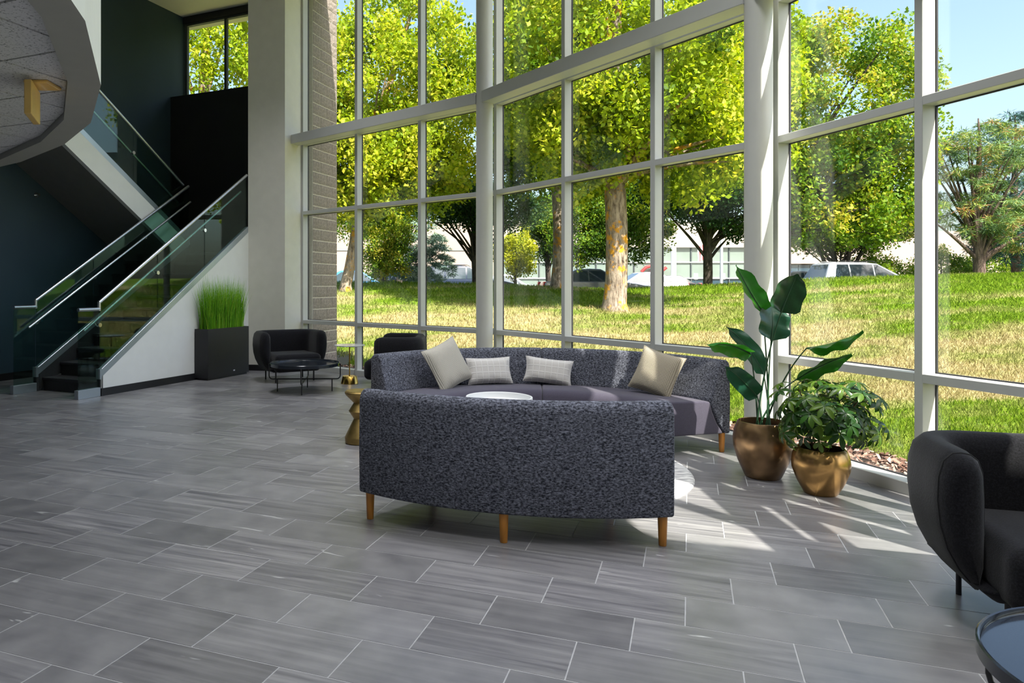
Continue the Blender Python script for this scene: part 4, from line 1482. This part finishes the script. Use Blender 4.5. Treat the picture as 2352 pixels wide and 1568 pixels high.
gx = np.arange(-24, 62.1, 0.5)
gy = np.arange(-12, 28.6, 0.5)
GX, GY = np.meshgrid(gx, gy)
GZ = gz(GX, GY)
D = dout(GX, GY)
nx_ = len(gx)
verts = np.stack([GX.ravel(), GY.ravel(), GZ.ravel()], 1)
idx = np.arange(len(gx) * len(gy)).reshape(len(gy), len(gx))
q = np.stack([idx[:-1, :-1], idx[:-1, 1:], idx[1:, 1:], idx[1:, :-1]], -1).reshape(-1, 4)
Dq = D.ravel()[q].min(1)
Zx = verts[q].mean(1)
keep = (Dq > 0.16) & ~((Zx[:, 0] < -1.2) & (Zx[:, 1] < 15.4) & (Zx[:, 0] > -24) & (Dq < 1.6))
q = q[keep]
me = np_mesh('lawn', verts, q, 'lawn', None, {'dry': dryness(verts[q].mean(1)[:, 0], verts[q].mean(1)[:, 1])}, True)
lawn = struct(link('lawn', me))

# mulch bed along the glass
bed = thing('mulch_bed', (FP[0].x, FP[0].y, 0), 0, 'bark mulch bed along the foot of the glazing', 'mulch', kind='stuff')
m = MB()
ring_o = []
for j in range(5):
    if j == 0:
        nn = Vector((SEG[0][2], SEG[0][3]))
    elif j == 4:
        nn = Vector((SEG[3][2], SEG[3][3]))
    else:
        nn = (Vector((SEG[j - 1][2], SEG[j - 1][3])) + Vector((SEG[j][2], SEG[j][3]))).normalized()
    pj = FP[j] if j < 4 else FP[3].lerp(FP[4], 0.6)
    ring_o.append((pj + nn * 0.145, pj + nn * 0.88))
for j in range(4):
    (a, b), (c, e) = ring_o[j], ring_o[j + 1]
    m.add([(p.x - FP[0].x, p.y - FP[0].y, -0.012) for p in (a, c, e, b)] + [(p.x - FP[0].x, p.y - FP[0].y, -0.15) for p in (a, c, e, b)], [(0, 1, 2, 3), (4, 7, 6, 5), (0, 4, 5, 1), (2, 6, 7, 3)])
m.build('bed_soil', 'mulch_soil', bed)
nc = 9000
seg_i = rng.integers(0, 4, nc)
sv, tv = rng.uniform(0, 1, nc), rng.uniform(0.16, 0.86, nc)
A = np.array([[*ring_o[j][0], *ring_o[j + 1][0]] for j in range(4)])
B = np.array([[*ring_o[j][1], *ring_o[j + 1][1]] for j in range(4)])
tq = (tv - 0.145) / (0.88 - 0.145)
pin = A[seg_i, :2] * (1 - sv[:, None]) + A[seg_i, 2:] * sv[:, None]
pou = B[seg_i, :2] * (1 - sv[:, None]) + B[seg_i, 2:] * sv[:, None]
pos = pin * (1 - tq[:, None]) + pou * tq[:, None] - np.array([FP[0].x, FP[0].y])
ang = rng.uniform(0, 2 * PI, nc)
ln, wd2 = rng.uniform(0.015, 0.05, nc), rng.uniform(0.005, 0.013, nc)
ca, sa_ = np.cos(ang), np.sin(ang)
zz = rng.uniform(-0.010, 0.02, nc)
tl_ = rng.normal(0, 0.012, (nc, 2))
V = []
for a_, b_, k in ((-1, -1, 0), (1, -1, 0), (1, 1, 1), (-1, 1, 1)):
    V.append(np.stack([pos[:, 0] + ca * ln * a_ - sa_ * wd2 * b_, pos[:, 1] + sa_ * ln * a_ + ca * wd2 * b_, zz + tl_[:, 0] * a_ + tl_[:, 1] * b_ * 0.5], 1))
V = np.stack(V, 1).reshape(-1, 3)
link('bark_chips', np_mesh('bark_chips', V, np.arange(nc * 4).reshape(-1, 4), 'mulch', rng.uniform(0, 1, nc)), bed)

# grass blades, finer and denser near the glass
nb = 230000
r_ = np.exp(rng.uniform(math.log(4.6), math.log(26.0), nb))
ta = rng.uniform(-0.20, 0.95, nb)
px_ = ta * r_
py_ = r_ + 0.0
keep = (dout(px_, py_) > 0.86) & (py_ < 25.5) & ~((px_ < -1.0) & (py_ < 13.9)) & (rng.uniform(0, 1, nb) < 1.0)
px_, py_, r_ = px_[keep], py_[keep], r_[keep]
nb = len(px_)
pz_ = gz(px_, py_)
dry_ = dryness(px_, py_)
sc_ = np.minimum(0.35 + r_ / 11.0, 1.5)
hgt = rng.uniform(0.035, 0.075, nb) * sc_ * (1 - 1.2 * np.clip(dry_, 0, 0.2))
wid = rng.uniform(0.0035, 0.007, nb) * (0.35 + r_ / 11.0)
an = rng.uniform(0, 2 * PI, nb)
lean = rng.normal(0, 0.5, (nb, 2)) * hgt[:, None]
v0 = np.stack([px_ - np.cos(an) * wid, py_ - np.sin(an) * wid, pz_ - 0.005], 1)
v1 = np.stack([px_ + np.cos(an) * wid, py_ + np.sin(an) * wid, pz_ - 0.005], 1)
v2 = np.stack([px_ + lean[:, 0], py_ + lean[:, 1], pz_ + hgt], 1)
V = np.stack([v0, v1, v2], 1).reshape(-1, 3)
o = link('lawn_grass', np_mesh('lawn_grass', V, np.arange(nb * 3).reshape(-1, 3), 'grass', np.clip(rng.normal(0.5, 0.24, nb), 0, 1), {'dry': dry_}))
tag(o, 'sunlit lawn grass with dry straw patches on the slope outside', 'grass', kind='stuff')

struct(MB().box((-40, 27.6, 0.60), (90, 80, 0.70)).build('parking_lot', 'asphalt'))
struct(MB().box((-40, 43.0, 0.60), (90, 45.0, 0.86)).build('kerb_island', 'kerb'))


# ------------------------------------------------------------------ trees
def leaves(centers, spread, per, size, aspect=0.62, droop=0.25, radial=False, tbase=0.5, tvar=0.2, cvar=0.18, flat=1.0):
    nc = len(centers)
    n = nc * per
    ci = np.repeat(np.arange(nc), per)
    off = rng.normal(0, 1, (n, 3))
    off /= np.linalg.norm(off, axis=1, keepdims=True) + 1e-9
    off *= (rng.uniform(0, 1, n) ** 0.5)[:, None]
    off[:, 2] *= flat
    pos = centers[ci] + off * spread[ci][:, None]
    ax = rng.normal(0, 1, (n, 3)) if not radial else off / (np.linalg.norm(off, axis=1, keepdims=True) + 1e-9) + rng.normal(0, 0.35, (n, 3))
    ax[:, 2] -= droop
    ax /= np.linalg.norm(ax, axis=1, keepdims=True) + 1e-9
    up = rng.normal(0, 1, (n, 3))
    up[:, 2] += 0.9
    sd = np.cross(ax, up)
    sd /= np.linalg.norm(sd, axis=1, keepdims=True) + 1e-9
    nm = np.cross(ax, sd)
    s = size * rng.uniform(0.65, 1.3, n)
    h = s[:, None]
    w = h * aspect * 0.5
    a = pos - ax * h * 0.5
    b = pos + sd * w + nm * w * 0.3
    c = pos + ax * h * 0.5
    e = pos - sd * w + nm * w * 0.3
    V = np.stack([a, b, c, e], 1).reshape(-1, 3)
    ctone = rng.normal(0, cvar, nc)
    tone = np.clip(tbase + ctone[ci] + rng.normal(0, tvar, n), 0, 1)
    return V, np.arange(n * 4).reshape(-1, 4), tone


def crown_points(ells, n, shell=0.45):
    vol = np.array([e[3] * e[4] * e[5] for e in ells])
    k = rng.choice(len(ells), n, p=vol / vol.sum())
    d = rng.normal(0, 1, (n, 3))
    d /= np.linalg.norm(d, axis=1, keepdims=True)
    r = rng.uniform(shell ** 3, 1, n) ** (1 / 3)
    E = np.array(ells, float)[k]
    return E[:, :3] + d * r[:, None] * E[:, 3:]


def tree(name, label, base, tr, top, ells, nclus, per, size, spread, leafm, barkm, lean=(0, 0), split=None, nbr=16, tbase=0.5, aspect=0.62, radial=False, flare=1.35, cat='tree', group='trees beyond the lawn', shell=0.45, flat=1.0, droop=0.25, stems=1, cvar=0.18):
    bx, by = base
    bz = float(gz(bx, by)) - 0.05 if by < 28 else 0.66
    t = thing(name, (bx, by, bz), 0, label, cat, group)
    ells = [(x - bx, y - by, z - bz, rx, ry, rz) for x, y, z, rx, ry, rz in ells]
    top = top - bz
    split = (split - bz) if split else top * 0.45
    # trunk
    for si in range(stems):
        a_ = si * 2 * PI / max(1, stems)
        sx, sy = (0, 0) if stems == 1 else (0.16 * math.cos(a_), 0.16 * math.sin(a_))
        ex, ey = (lean[0], lean[1]) if stems == 1 else (1.5 * math.cos(a_), 0.9 * math.sin(a_))
        pts, rs = [], []
        for i in range(14):
            u = i / 13
            wob = 0.05 * math.sin(3 * u * PI + si) * (top / 8)
            pts.append((sx + ex * u ** 1.3 + wob, sy + ey * u ** 1.3, top * u))
            rr = tr * (1 - 0.12 * u) if top * u < split else tr * 0.88 * (1 - (top * u - split) / (top - split + 1e-6)) ** 0.8 + 0.02
            if i == 0:
                rr *= flare
            elif u * top < 0.35:
                rr *= 1.1
            rs.append(rr)
        if stems == 1:
            pts.insert(1, (pts[0][0], pts[0][1], 0.22))
            rs.insert(1, tr * 1.08)
        MB().tube(pts, rs, 14).build('trunk', barkm, t, smooth=70)
    cp = crown_points(ells, nclus, shell)
    # limbs
    m_ = MB()
    for i in range(nbr):
        e_ = Vector(cp[i * (nclus // max(1, nbr))])
        z0 = split * random.uniform(0.92, 1.05) + max(0, (e_.z - split)) * random.uniform(0.0, 0.45)
        z0 = min(z0, top * 0.9)
        u = z0 / top
        s0 = Vector((lean[0] * u ** 1.3, lean[1] * u ** 1.3, z0))
        mid_ = s0.lerp(e_, 0.5) + Vector((0, 0, 0.08 * (e_ - s0).length))
        r0 = tr * 0.42 * max(0.25, 1 - (z0 - split) / (top - split + 0.01))
        pts = [s0 * (1 - q_) ** 2 + mid_ * 2 * q_ * (1 - q_) + e_ * q_ * q_ for q_ in (k / 6 for k in range(7))]
        m_.tube(pts, [r0 * (1 - 0.85 * k / 6) for k in range(7)], 6)
    m_.build('limbs', barkm, t, smooth=70)
    per, size = (int(per * 1.7), size * 0.80) if not radial else (int(per * 1.4), size)
    V, Fc, tn_ = leaves(cp, np.full(nclus, spread) * rng.uniform(0.7, 1.25, nclus), per, size, aspect, droop, radial, tbase, 0.17, cvar, flat)
    tag(link('foliage', np_mesh('foliage', V, Fc, leafm, tn_), t), kind='stuff')
    return t


tree('maple_tree', 'large maple with orange lichen on its thick trunk, nearest on the slope', (5.26, 18.0), 0.27, 10.3,
     [(5.5, 18.0, 7.2, 3.7, 3.2, 3.1), (6.5, 18.0, 5.0, 3.0, 2.4, 1.5), (4.6, 18.2, 5.1, 2.1, 2.2, 1.5)], 420, 110, 0.165, 0.55, 'lf_bright', 'bark', split=3.9, nbr=26, tbase=0.52)
tree('maple_tree', 'slim maple with pale lichened trunk standing left of the nearest maple', (5.02, 23.6), 0.20, 11.6,
     [(4.6, 23.6, 8.0, 2.3, 2.2, 2.9), (4.2, 23.6, 6.0, 1.6, 1.8, 1.6)], 260, 110, 0.18, 0.6, 'lf_mid', 'bark', split=4.4, nbr=20, tbase=0.55)
tree('maple_tree', 'leaning yellow green maple at the left beside the block wall', (-1.78, 22.0), 0.165, 10.6,
     [(-0.9, 22.0, 7.3, 3.6, 2.4, 3.2), (-1.4, 22.0, 5.2, 2.9, 2.4, 2.0), (0.9, 22.0, 4.9, 1.3, 1.5, 1.2)], 420, 110, 0.175, 0.6, 'lf_bright', 'bark', lean=(2.2, 0), split=4.2, nbr=24, tbase=0.62)
tree('maple_tree', 'bright tall maple seen through the high stair window', (-6.9, 25.0), 0.25, 14,
     [(-6.9, 25.0, 9.0, 4.0, 3.0, 4.8)], 260, 110, 0.19, 0.65, 'lf_bright', 'bark', split=4.0, nbr=14, tbase=0.66)
tree('linden_tree', 'broad green tree behind the silver car and the round column', (13.1, 25.2), 0.24, 10.2,
     [(15.4, 25.2, 7.6, 2.7, 2.6, 3.3), (15.2, 25.2, 4.7, 2.9, 2.4, 2.0), (16.8, 25.2, 6.0, 1.7, 1.8, 1.7)], 330, 105, 0.175, 0.55, 'lf_mid', 'bark_d', split=3.4, nbr=22, tbase=0.72)
tree('elm_tree', 'dark vase shaped tree left of the column behind the tall plant', (11.35, 27.0), 0.17, 7.4,
     [(11.6, 27.0, 5.4, 2.9, 2.0, 1.5), (12.4, 27.0, 4.2, 1.8, 1.5, 0.9)], 190, 85, 0.16, 0.5, 'lf_dark', 'bark_d', split=2.2, nbr=30, tbase=0.55)
tree('crabapple_tree', 'low multi-stemmed spreading tree behind the silver car', (20.3, 33.5), 0.11, 4.4,
     [(20.2, 33.5, 4.3, 3.5, 2.0, 1.25)], 200, 90, 0.17, 0.55, 'lf_olive', 'bark_d', split=1.6, nbr=26, tbase=0.5, stems=4)
tree('pine_tree', 'open pine with reddish tufts at the right edge', (21.2, 26.6), 0.20, 7.6,
     [(21.6, 26.6, 6.2, 2.3, 1.6, 1.3), (21.0, 26.6, 4.3, 1.9, 1.5, 1.1), (22.8, 26.6, 3.6, 1.9, 1.4, 0.9)], 300, 62, 0.24, 0.34, 'lf_pine', 'bark_p', split=2.0, nbr=30, tbase=0.5, aspect=0.10, radial=True, shell=0.2, flat=0.55, cvar=0.22)
tree('spruce_tree', 'dark teal spruce partly cut by the right picture edge', (25.6, 30.2), 0.16, 8.6,
     [(25.6, 30.2, 3.6, 2.2, 2.0, 1.4), (25.6, 30.2, 5.6, 1.6, 1.5, 1.4), (25.6, 30.2, 7.4, 0.9, 0.9, 1.3)], 200, 80, 0.28, 0.42, 'lf_teal', 'bark_p', nbr=18, aspect=0.12, radial=True, shell=0.1, flat=0.5)
tree('spruce_tree', 'small pale blue spruce left of the round column', (0.95, 32.2), 0.09, 4.4,
     [(0.95, 32.2, 2.2, 1.45, 1.2, 0.75), (0.95, 32.2, 3.15, 1.0, 0.95, 0.75), (0.95, 32.2, 4.0, 0.5, 0.5, 0.5)], 130, 70, 0.22, 0.3, 'lf_spruce', 'bark_p', nbr=10, aspect=0.14, radial=True, shell=0.1, flat=0.45, tbase=0.6)
tree('elm_tree', 'dark spreading tree right of the small blue spruce', (2.85, 29.0), 0.15, 6.2,
     [(2.0, 29.0, 4.9, 2.4, 1.8, 0.95), (3.6, 29.0, 4.6, 2.2, 1.6, 0.9)], 150, 80, 0.16, 0.5, 'lf_dark', 'bark_d', split=2.0, nbr=28, tbase=0.6)
tree('lemon_tree', 'small lemon yellow tree in front of the far building', (5.25, 34.0), 0.06, 3.9,
     [(5.3, 34.0, 3.0, 1.0, 0.9, 1.05)], 70, 80, 0.14, 0.35, 'lf_yellow', 'bark_d', split=1.4, nbr=9, tbase=0.6)
tree('shrub_tree', 'light green bushy tree left of the small blue spruce', (-0.85, 31.0), 0.08, 4.4,
     [(-0.9, 31.0, 3.5, 1.15, 1.0, 1.4), (-0.8, 31.0, 2.5, 1.0, 0.9, 0.75)], 90, 85, 0.14, 0.38, 'lf_mid', 'bark_d', split=1.5, nbr=10, tbase=0.8)
tree('linden_tree', 'leafy mid green tree behind the nearest maple trunk', (9.0, 31.0), 0.15, 6.5,
     [(9.4, 31.0, 4.3, 2.2, 1.7, 1.9), (7.4, 31.0, 4.0, 1.5, 1.4, 1.7), (10.2, 31.0, 4.6, 1.5, 1.3, 1.6)], 230, 85, 0.16, 0.5, 'lf_mid', 'bark_d', split=2.2, nbr=18, tbase=0.55)
tree('linden_tree', 'dark green tree right of the lemon yellow tree', (7.1, 35.6), 0.13, 5.9,
     [(7.1, 35.6, 4.4, 1.2, 1.2, 1.5)], 110, 80, 0.16, 0.45, 'lf_dark', 'bark_d', split=1.8, nbr=12, tbase=0.7)
tree('elm_tree', 'dark leafy tree behind the leaning maple', (-0.3, 38.6), 0.18, 8.2,
     [(0.6, 38.6, 6.3, 3.1, 1.7, 1.7), (-2.6, 38.6, 5.7, 2.8, 1.6, 1.8)], 200, 80, 0.17, 0.55, 'lf_mid', 'bark_d', split=2.4, nbr=18, tbase=0.45)
tree('maple_tree', 'tall maple behind the right of the nearest maple', (11.2, 22.6), 0.2, 11.2,
     [(10.0, 22.6, 7.8, 2.3, 2.4, 3.2), (9.0, 22.6, 6.2, 1.6, 1.8, 1.6)], 240, 105, 0.18, 0.6, 'lf_bright', 'bark_d', split=5.0, nbr=16, tbase=0.6, flare=1.1)
for k, (x, y, z, rx, rz) in enumerate(((22.0, 33.6, 1.6, 1.5, 0.9), (24.6, 33.0, 1.7, 1.6, 1.0), (27.8, 33.4, 1.8, 1.6, 1.1))):
    tree('hedge_shrub', ['green shrub left of the pine trunk beyond the lawn crest', 'green shrub right of the pine trunk beyond the lawn crest', 'green shrub at the right edge beyond the lawn crest'][k],
         (x, y), 0.05, z + rz * 0.8, [(x, y, z + 0.3, rx, 0.9, rz)], 75, 75, 0.13, 0.4, 'lf_mid', 'bark_d', split=0.9, nbr=6, tbase=0.6, cat='shrub', group='shrubs beyond the lawn crest')


# ------------------------------------------------------------------ cars
def car(label, cx_, cy_, heading, L, Wd, H, kind, paint):
    """heading +1: nose to the right of the picture"""
    t = thing('parked_car', (cx_, cy_, 0.70), 0 if heading > 0 else PI, label, 'car', 'cars in the parking lot')
    belt = H * 0.60
    hl = L / 2
    suv = kind in ('suv', 'wagon')
    if suv:
        body = [(-hl + 0.03, 0.28), (-hl, 0.55), (-hl + 0.05, 0.85), (-hl + 0.10, belt), (hl * 0.42, belt - 0.01), (hl * 0.72, belt - 0.07), (hl - 0.12, belt - 0.20), (hl, 0.58), (hl - 0.03, 0.26)]
        cab = [(-hl + 0.08, belt - 0.02), (-hl + 0.40, H - 0.06), (-hl + 0.62, H), (-hl * 0.2, H + 0.0), (hl * 0.02, H - 0.06), (hl * 0.50, belt - 0.03)]
    else:
        body = [(-hl + 0.05, 0.26), (-hl, 0.55), (-hl + 0.04, 0.84), (-hl + 0.16, belt + 0.02), (hl * 0.42, belt), (hl * 0.72, belt - 0.08), (hl - 0.12, belt - 0.20), (hl, 0.55), (hl - 0.04, 0.24)]
        cab = [(-hl * 0.78, belt - 0.02), (-hl * 0.36, H - 0.03), (-hl * 0.12, H), (hl * 0.08, H - 0.02), (hl * 0.50, belt - 0.03)]
    hw = Wd / 2
    m_ = MB()
    n = len(body)
    yv = [(-hw + 0.0, 1.0), (-hw * 0.6, 1.0), (hw * 0.6, 1.0), (hw, 1.0)]
    rings = []
    for y, s in ((-hw, 0.93), (-hw + 0.05, 0.985), (-hw * 0.5, 1.0), (hw * 0.5, 1.0), (hw - 0.05, 0.985), (hw, 0.93)):
        rings.append([(x * (0.985 if abs(y) == hw else 1), y, 0.5 + (z - 0.5) * s) for x, z in body])
    m_.rings(rings).build('body', paint, t, smooth=35)
    zt, zb = max(z for _, z in cab), belt

    def cy(z):
        return (hw - 0.05) - (hw - 0.05) * 0.27 * max(0, (z - zb) / (zt - zb))

    m_ = MB()
    m_.rings([[(x, s * cy(z), z) for x, z in cab] for s in (-1, 1)]).build('cabin', paint, t, smooth=30, bevel=0.03, seg=2)
    # side windows
    lo, hi = belt + 0.03, zt - 0.10
    xb0 = lambda z: np.interp(z, [c[1] for c in cab[:3]], [c[0] for c in cab[:3]]) if True else 0
    back_x = lambda z: float(np.interp(z, [cab[0][1], cab[1][1], cab[2][1] + 1e-4], [cab[0][0], cab[1][0], cab[2][0]]))
    front_x = lambda z: float(np.interp(z, [cab[-1][1], cab[-2][1], cab[-3][1] + 1e-4], [cab[-1][0], cab[-2][0], cab[-3][0]]))
    nwin = 3 if suv else 2
    for s in (-1, 1):
        xa0, xa1 = back_x(lo) + (0.42 if suv else 0.26), front_x(lo) - 0.14
        xt0, xt1 = back_x(hi) + (0.30 if suv else 0.16), front_x(hi) - 0.10
        cuts = [0, 0.24, 0.61, 1.0] if suv else [0, 0.46, 1.0]
        for k in range(nwin):
            f0, f1 = cuts[k] + (0.012 if k else 0), cuts[k + 1] - 0.012
            xm0, xm1 = max(xa0, min(xt0, xt0)), xt1
            lo_f = lambda f_: xa0 + (xa1 - xa0) * f_
            hi_f = lambda f_: min(max(lo_f(f_), xt0), xt1)
            q = [(lo_f(f0), s * (cy(lo) + 0.006), lo), (lo_f(f1), s * (cy(lo) + 0.006), lo), (hi_f(f1) if k == nwin - 1 else min(lo_f(f1), xt1), s * (cy(hi) + 0.006), hi), (hi_f(f0), s * (cy(hi) + 0.006), hi)]
            MB().extrude(q, (0, -s * 0.03, 0)).build('side_window', 'c_glass', t)
        MB().box((front_x(lo) - 0.32, s * (hw + 0.02) - 0.09, belt - 0.01), (front_x(lo) - 0.16, s * (hw + 0.02) + 0.09, belt + 0.12)).build('mirror', paint, t, bevel=0.03, seg=2)
        if suv:
            MB().tube([(-hl + 0.7, s * cy(H) * 0.95, H + 0.0), (-hl + 0.8, s * cy(H) * 0.95, H + 0.045), (-hl * 0.05, s * cy(H) * 0.95, H + 0.04), (hl * 0.03, s * cy(H) * 0.95, H - 0.03)], 0.017, 8).build('roof_rail', 'c_black', t, smooth=50)
        MB().box((-hl - 0.012, s * hw * 0.72 - 0.16, 0.70), (-hl + 0.22, s * hw * 0.72 + 0.17, 0.90)).build('tail_lamp', 'c_red', t, bevel=0.03, seg=2)
        MB().box((hl - 0.30, s * hw * 0.72 - 0.16, 0.60), (hl - 0.03, s * hw * 0.72 + 0.14, 0.74)).build('head_lamp', 'c_lamp', t, bevel=0.03, seg=2)
        for x in (-hl * 0.60, hl * 0.62):
            w_ = MB().tube([(x, s * (hw - 0.20), 0.32), (x, s * (hw + 0.01), 0.32)], 0.32, 24).build('wheel', 'tyre', t, smooth=40)
            MB().tube([(x, s * (hw - 0.01), 0.32), (x, s * (hw + 0.018), 0.32)], 0.20, 16).build('hub_cap', 'c_lamp', w_, smooth=40)
    # front and rear glass
    for pair, nm in (((cab[-1], cab[-2]), 'windscreen'), ((cab[0], cab[1]), 'rear_window')):
        (x0, z0), (x1, z1) = pair
        u0, u1 = 0.08, 0.93
        a_ = (x0 + (x1 - x0) * u0, z0 + (z1 - z0) * u0)
        b_ = (x0 + (x1 - x0) * u1, z0 + (z1 - z0) * u1)
        dx = 0.012 if nm == 'windscreen' else -0.012
        q = [(a_[0] + dx, -cy(a_[1]) + 0.07, a_[1] + 0.008), (a_[0] + dx, cy(a_[1]) - 0.07, a_[1] + 0.008), (b_[0] + dx, cy(b_[1]) - 0.07, b_[1] + 0.008), (b_[0] + dx, -cy(b_[1]) + 0.07, b_[1] + 0.008)]
        MB().extrude(q, (-dx * 2, 0, -0.01)).build(nm, 'c_glass', t)
    return t


car('silver crossover with black roof rails behind the crest at the right', 20.0, 31.2, 1, 4.7, 1.85, 1.72, 'suv', 'c_silver')
car('dark navy wagon left of the first round column', 3.2, 36.0, 1, 4.8, 1.85, 1.70, 'wagon', 'c_navy')
car('grey sedan with red tail lamp behind the two maple trunks', 8.75, 33.4, 1, 4.85, 1.83, 1.50, 'sedan', 'c_grey')
car('white sedan facing left right of the nearest maple trunk', 13.0, 39.6, -1, 4.7, 1.8, 1.46, 'sedan', 'c_white')
car('bright blue sedan beside the leaning maple trunk', -2.35, 36.6, 1, 4.6, 1.8, 1.50, 'sedan', 'c_blue')
car('black crossover between the blue sedan and the navy wagon', 0.15, 41.5, 1, 4.5, 1.85, 1.68, 'suv', 'c_black')
car('small silver car far off left of the slim maple trunk', 6.75, 47.5, 1, 4.4, 1.8, 1.46, 'sedan', 'c_silver')
car('far dark car left of the dark vase shaped tree trunk', 18.4, 50.6, -1, 4.4, 1.8, 1.44, 'sedan', 'c_black')
car('far grey blue car right of the dark vase shaped tree trunk', 23.1, 46.8, -1, 4.5, 1.8, 1.44, 'sedan', 'c_navy')
car('low dark grey car behind the rear of the silver crossover', 19.6, 36.6, -1, 4.6, 1.8, 1.46, 'sedan', 'c_grey')

# ------------------------------------------------------------------ far building and street things
fb = thing('office_building', (10, 62, 0.6), 0, 'long beige office building with glass front beyond the parked cars', 'building')


def wall_box(name, x0, x1, z0, z1, y0, y1, mat):
    return MB().box((x0 - 10, y0 - 62, z0 - 0.6), (x1 - 10, y1 - 62, z1 - 0.6)).build(name, mat, fb)


wall_box('wall', -14, 8.4, 0.6, 6.9, 62, 80, 'beige')
wall_box('joint_strip', -14, 8.4, 4.38, 4.44, 61.97, 62, 'fdark')
wall_box('wall', 8.4, 33.0, 4.7, 6.9, 62, 80, 'beige2')
wall_box('core_wall', 8.4, 33.0, 0.6, 4.7, 62.6, 80, 'beige')
wall_box('wall', 33.0, 52, 3.3, 6.1, 62, 80, 'beige')
wall_box('wall', 37.2, 52, 0.6, 3.3, 62, 80, 'beige')
wall_box('core_wall', 33.0, 37.2, 0.6, 3.3, 62.6, 80, 'beige')
wall_box('roof_edge', -14, 33, 6.9, 7.05, 61.9, 80, 'fwhite')
xs = list(np.arange(8.4, 33.01, 1.64))
for a_, b_ in zip(xs[:-1], xs[1:]):
    for z0, z1, mt_ in ((3.42, 4.68, 'pane_l'), (2.06, 3.38, 'pane_l'), (0.62, 2.0, 'pane_d' if (int(a_ * 3) % 5) else 'pane_l')):
        wall_box('pane', a_ + 0.05, b_ - 0.05, z0, z1, 62.28, 62.34, mt_)
    wall_box('post', b_ - 0.05, b_ + 0.05, 0.6, 4.7, 62.2, 62.36, 'fdark')
for z in (4.68, 3.38, 2.0):
    wall_box('rail', 8.4, 33.0, z, z + 0.09, 62.16, 62.36, 'fwhite')
for a_ in np.arange(33.1, 37.1, 1.0):
    for z0, z1 in ((0.62, 1.9), (2.0, 3.2)):
        wall_box('pane', a_, a_ + 0.95, z0, z1, 62.28, 62.34, 'pane_d')
wall_box('rail', 33.0, 37.2, 1.9, 2.0, 62.16, 62.36, 'fwhite')
# red script sign fragment on the glass front
m = MB()
rs = [(-1.2, 0.05), (-0.8, 0.42), (-0.25, 0.60), (0.15, 0.42), (-0.35, 0.12), (0.05, -0.02), (0.55, 0.10), (0.95, 0.42)]
sg = thing('red_sign', (21.6, 61.95, 2.55), 0, 'red script sign on the glass front of the far building', 'sign')
m.tube([(x, 0, z) for x, z in rs], 0.13, 8)
m.build('script_stroke', 'red', sg, smooth=50)
MB().box((-1.9, -0.03, -0.45), (1.3, 0.03, -0.28)).build('underline', 'red', sg)

pp = P(1547, 655, 44.0)
t = thing('white_post', (pp.x, 44.0, 0.86), 0, 'thick white post right of the white sedan', 'post')
MB().lathe([(0.16, 0.0), (0.15, 3.2), (0.13, 3.25), (0.0, 3.27)], 20).build('shaft', 'white_p', t, smooth=40)
MB().lathe([(0.24, 0.0), (0.24, 0.2), (0.16, 0.26)], 20).build('footing', 'kerb', t, smooth=40)
pp = P(1657, 655, 50.0)
t = thing('light_pole', (pp.x, 50.0, 0.70), 0, 'thin grey light pole right of the dark vase shaped tree', 'pole')
MB().lathe([(0.12, 0.0), (0.08, 5.2), (0.0, 5.22)], 14).build('shaft', 'fwhite', t, smooth=40)
MB().box((-0.5, -0.12, 5.15), (0.1, 0.12, 5.28)).build('lamp_head', 'fdark', t, bevel=0.03)
pp = P(1611, 655, 52.0)
t = thing('flag_pole', (pp.x + 0.35, 52.0, 0.70), 0, 'flagpole with hanging red and white flag behind the vase shaped tree', 'flag')
MB().lathe([(0.05, 0.0), (0.035, 3.9), (0.0, 3.92)], 12).build('pole', 'fwhite', t, smooth=40)
for k in range(5):
    m = MB()
    vs, fs = [], []
    for j in range(9):
        for i in range(2):
            vs.append((-0.06 - 0.11 * (k + i) - 0.02 * math.sin(j), 0.05 * math.sin(j * 0.9 + (k + i)), 3.75 - j * 0.14 - 0.05 * (k + i)))
    for j in range(8):
        fs.append((2 * j, 2 * j + 1, 2 * j + 3, 2 * j + 2))
    m.add(vs, fs)
    m.build('flag_stripe', 'flag' if k % 2 else 'white_p', t, smooth=60, fixn=False)
for px_s, lab in ((1598, 'small white parking sign left of the dark vase shaped tree trunk'), (1661, 'small white parking sign right of the dark vase shaped tree trunk')):
    pp = P(px_s, 633, 44.4)
    t = thing('parking_sign', (pp.x, 44.4, 0.86), 0, lab, 'sign')
    MB().tube([(0, 0, 0), (0, 0, 1.3)], 0.025, 8).build('post', 'fdark', t, smooth=40)
    MB().box((-0.12, -0.03, 0.95), (0.12, -0.02, 1.32)).build('plate', 'white_p', t, bevel=0.008)
